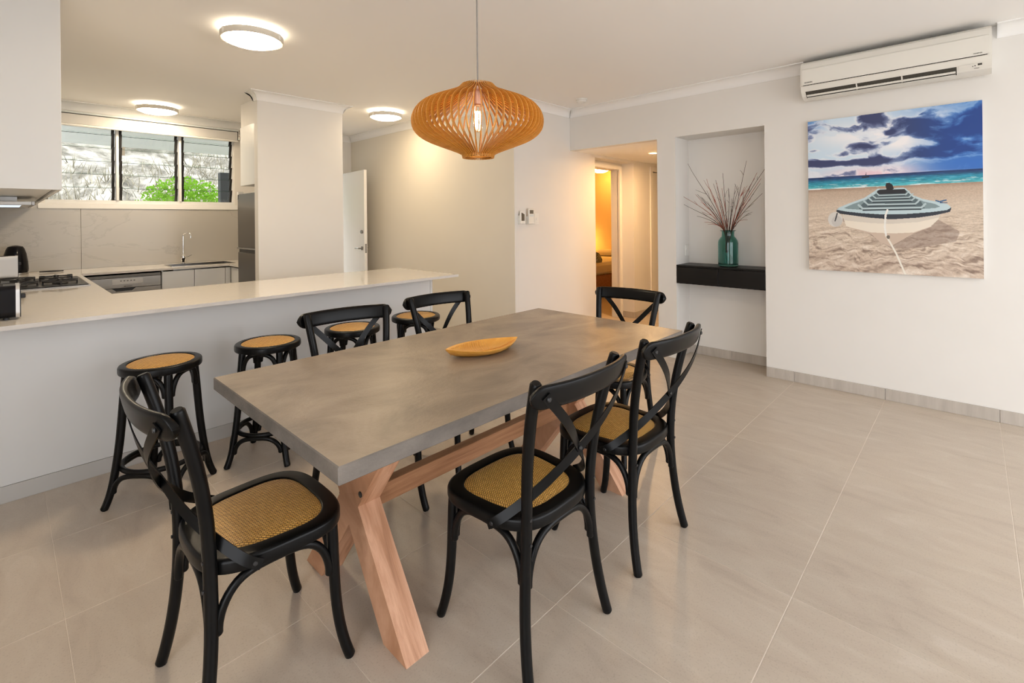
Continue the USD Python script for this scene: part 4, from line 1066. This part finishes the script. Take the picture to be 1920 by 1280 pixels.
def bar_stool(label, loc, rot):
    t = thing("bar_stool", label, "bar stool", loc, rot, "cane-topped stools along the breakfast bar")
    R = 0.176
    pr = [(R - 0.010, 0.624), (R - 0.002, 0.628), (R, 0.634), (R, 0.654), (R - 0.003, 0.660), (R - 0.009, 0.6635), (0.146, 0.6635), (0.142, 0.660), (0.141, 0.64), (0.146, 0.624), (R - 0.010, 0.624)]
    part(t, "seat_frame", lathe(pr, 56), "black_lacquer", 40)
    part(t, "cane_panel", lathe([(0.1415, 0.6585), (0.133, 0.663), (0.10, 0.6655), (0.05, 0.667), (0, 0.6675)], 48), "cane", 60, "woven golden cane panel")
    rl = lambda z: np.interp(z, [0, 0.06, 0.15, 0.3, 0.62], [0.232, 0.210, 0.190, 0.172, 0.142])
    legs = [0, 90, 180, 270]
    for a in legs:
        ca, sa = math.cos(math.radians(a)), math.sin(math.radians(a))
        q = spline([(r * ca, r * sa, z) for r, z in ((0.142, 0.628), (0.155, 0.48), (0.170, 0.30), (0.190, 0.15), (0.209, 0.06), (0.232, 0.0))], 26)
        part(t, "leg", tube(q, np.linspace(0.0185, 0.0165, 26), 14), "black_lacquer", 50)
    a = np.linspace(0, 2 * PI, 49)[:-1]
    part(t, "foot_ring", tube(np.c_[0.163 * np.cos(a), 0.163 * np.sin(a), np.full(48, 0.178)], 0.0125, 10, closed=True), "black_lacquer", 50)
    for k in legs:
        for z0, z1, ro in ((0.075, 0.163, 0.0), (0.51, 0.616, 0.0)):
            zs = [(0.0, z0), (0.03, z0 + (z1 - z0) * 0.42), (0.18, z0 + (z1 - z0) * 0.88), (0.5, z1), (0.82, z0 + (z1 - z0) * 0.88), (0.97, z0 + (z1 - z0) * 0.42), (1.0, z0)]
            q = []
            r0 = rl((z0 + z1) / 2)
            for f, z in zs:
                an = math.radians(k + 6 + 78 * f)
                rr_ = r0 * (1 - 0.16 * math.sin(PI * f))
                q.append((rr_ * math.cos(an), rr_ * math.sin(an), z))
            part(t, "brace", tube(spline(q, 26), 0.0122, 9), "black_lacquer", 50)
    return t


stool = bar_stool("cane-topped black bar stool nearest the camera, behind the near left chair", (0.557, 3.0, 0), 0)
copy_of(stool, "cane-topped black bar stool second from the camera, behind the table's left corner", (1.078, 3.01, 0), 3)
copy_of(stool, "cane-topped black bar stool seen through the back of a chair, third from the camera", (1.604, 2.995, 0), -4)
copy_of(stool, "cane-topped black bar stool farthest from the camera, at the open end of the bar", (2.115, 3.0, 0), 6)

# ------------------------------------------------------------------ bedroom
bd = thing("bed", "bed with cream sheets and brown velour drawers in the orange-lit bedroom", "bed", (0, 0, 0))
part(bd, "base", rbox(6.55, 9.1, 4.80, 6.1, 0.06, 0.36, b=0.01), "velour", False)
for a, b in ((6.56, 7.63), (7.645, 9.09)):
    part(bd, "drawer_front", rbox(a, b, 4.775, 4.80, 0.10, 0.35, b=0.008), "velour", False)
part(bd, "mattress", rbox(6.53, 9.11, 4.77, 6.12, 0.365, 0.58, b=0.05), "sheet", 40)
part(bd, "pillow", loft(np.array([np.c_[8.85 + 0.2 * s * np.cos(np.arange(24) * PI / 12), 5.6 + 0.32 * s * np.sin(np.arange(24) * PI / 12), np.full(24, z)] for s, z in ((0.7, 0.582), (0.97, 0.61), (1.0, 0.64), (0.9, 0.68), (0.6, 0.71))])), "sheet", 60)
tl = solo("folded_towel", loft(np.array([np.c_[7.36 + 0.16 * s * np.cos(np.arange(20) * PI / 10), 4.93 + 0.10 * s * np.sin(np.arange(20) * PI / 10) + 0.01 * np.sin(np.arange(20) * 2.1), np.full(20, z)] for s, z in ((0.9, 0.583), (1.0, 0.62), (0.8, 0.68), (0.55, 0.74), (0.15, 0.765))])), "towel", "folded patterned towel heaped on the edge of the bed", "towel", 50)
nt = thing("bedside_table", "low bedside table hidden beyond the bed", "bedside table", (8.85, 6.45, 0))
part(nt, "top", rbox(-0.2, 0.2, -0.2, 0.2, 0.5, 0.52), "velour", False)
part(nt, "body", rbox(-0.18, 0.18, -0.18, 0.18, 0.0, 0.4995), "velour", False)
bl2 = thing("bedside_lamp", "small warm bedside lamp beyond the bed", "lamp", (8.88, 6.36, 0.52))
part(bl2, "base", lathe([(0, 0), (0.06, 0), (0.06, 0.015), (0.012, 0.03), (0.012, 0.25), (0, 0.25)], 24), "steel")
part(bl2, "globe", lathe([(0.0, 0.25), (0.05, 0.27), (0.075, 0.33), (0.06, 0.40), (0.0, 0.43)], 24), "bedside_glow")
bcl = thing("ceiling_light", "glowing oyster light on the bedroom ceiling seen through the doorway", "ceiling light", (8.62, 5.62, 2.44))
part(bcl, "base_plate", lathe([(0, -0.02), (0.17, -0.02), (0.17, 0), (0, 0)], 32), "white_plastic")
part(bcl, "diffuser", lathe([(0.18, -0.021), (0.185, -0.04), (0.15, -0.085), (0.09, -0.115), (0, -0.125)], 36), "bed_glow")

# ------------------------------------------------------------------ outside
solo("terrace", box(-9, 12, -12, YF - 0.1, -0.12, -0.03), "deck", "pale terrace paving outside behind the camera", "terrace", False, **S)
solo("eave", box(-5, 2.8, YW + 0.13, 8.76, 2.45, 2.50), "soffit_grey", "grey soffit of the roof overhang outside the kitchen window", "eave", False, **S)
solo("path", box(-6, 9, YW + 0.13, 9.4, -0.12, -0.03), "deck", "concrete path outside the kitchen window", "path", False, **S)
gx, gy = np.meshgrid(np.linspace(-8, 14, 150), np.linspace(9.0, 20, 80))
gp = np.stack([gx, gy, np.zeros_like(gx)], -1)
gz = -0.1 + (gy - 9.0) * 0.62 + 0.9 * (meshkit.fbm(gp * 0.7, 5, 2) - 0.5) * np.clip((gy - 9) / 1.5, 0, 1) + 0.25 * (meshkit.fbm(gp * 3, 4, 5) - 0.5)
hv = np.stack([gx, gy, gz], -1).reshape(-1, 3)
a_, b_ = np.meshgrid(np.arange(79), np.arange(149), indexing="ij")
hq = np.stack([a_ * 150 + b_, a_ * 150 + b_ + 1, (a_ + 1) * 150 + b_ + 1, (a_ + 1) * 150 + b_], -1).reshape(-1, 4)
solo("hillside", (hv, hq), "hill_soil", "sun-bleached rocky hillside outside the kitchen window", "hill", True, **S)
hr = np.random.default_rng(11)
NB = 9000
bxp, byp = hr.uniform(-1.5, 7, NB), 9.2 + 8 * hr.uniform(0, 1, NB) ** 1.3
keep = (np.hypot(bxp - 2.28, byp - 10.3) > 1.3) & (np.hypot(bxp - 1.95, byp - 14.2) > 1.3)
bxp, byp = bxp[keep], byp[keep]
NB = len(bxp)
from scipy.interpolate import RegularGridInterpolator
hz = RegularGridInterpolator((gy[:, 0], gx[0]), gz)(np.c_[byp, bxp])
ang, hh, ln = hr.uniform(0, 2 * PI, NB), hr.uniform(0.12, 0.4, NB), hr.normal(0, 0.12, (NB, 2))
wx, wy = 0.012 * np.cos(ang), 0.012 * np.sin(ang)
v0 = np.c_[bxp - wx, byp - wy, hz - 0.02]
v1 = np.c_[bxp + wx, byp + wy, hz - 0.02]
v2 = np.c_[bxp + ln[:, 0], byp + ln[:, 1], hz + hh]
bv = np.stack([v0, v1, v2], 1).reshape(-1, 3)
solo("dry_grass", (bv, np.arange(NB * 3).reshape(-1, 3)), "dry_grass", "tufts of dry straw-coloured grass all over the hillside", "grass", False, None, "stuff")


def shrub(label, x, y, z, r, n, seed):
    q = np.random.default_rng(seed)
    t = thing("shrub", label, "shrub", (x, y, z))
    d = q.normal(0, 1, (n, 3))
    d /= np.linalg.norm(d, axis=1, keepdims=True)
    d[:, 2] = np.abs(d[:, 2]) * 1.1 - 0.15
    p = d * (r * q.uniform(0.35, 1.0, n) ** 0.5)[:, None] + [0, 0, r * 0.75]
    a, b = q.normal(0, 1, (n, 3)), q.normal(0, 1, (n, 3))
    a /= np.linalg.norm(a, axis=1, keepdims=True)
    b -= a * (a * b).sum(1, keepdims=True)
    b /= np.linalg.norm(b, axis=1, keepdims=True)
    s = q.uniform(0.03, 0.06, n)[:, None]
    v = np.stack([p - a * s, p - b * s * 0.4, p + a * s, p + b * s * 0.4], 1).reshape(-1, 3)
    tag(part(t, "foliage", (v, np.arange(n * 4).reshape(-1, 4)), "leaf", False), None, None, None, "stuff")
    st = [tube([(0, 0, -0.3), (0.02, 0.0, r * 0.3), tuple(p[i])], [0.03, 0.02, 0.006], 6) for i in range(0, n, max(1, n // 9))]
    part(t, "stems", cat_mesh(*st), "bark")


shrub("bright green leafy shrub outside the middle of the louvre window", 2.28, 10.3, 0.85, 0.8, 2200, 4)
shrub("paler small green bush higher on the hillside, left of the window's middle", 1.95, 14.2, 3.2, 0.75, 900, 6)
mb = thing("meter_box", "dark grey steel box on a post outside the right end of the louvre window", "box", (2.37, 8.3, -0.03))
part(mb, "post", box(-0.03, 0.03, -0.03, 0.03, 0, 1.2), "post_dark", False)
part(mb, "cabinet", rbox(-0.085, 0.085, -0.06, 0.06, 1.2, 2.15, b=0.006), "post_dark", False)
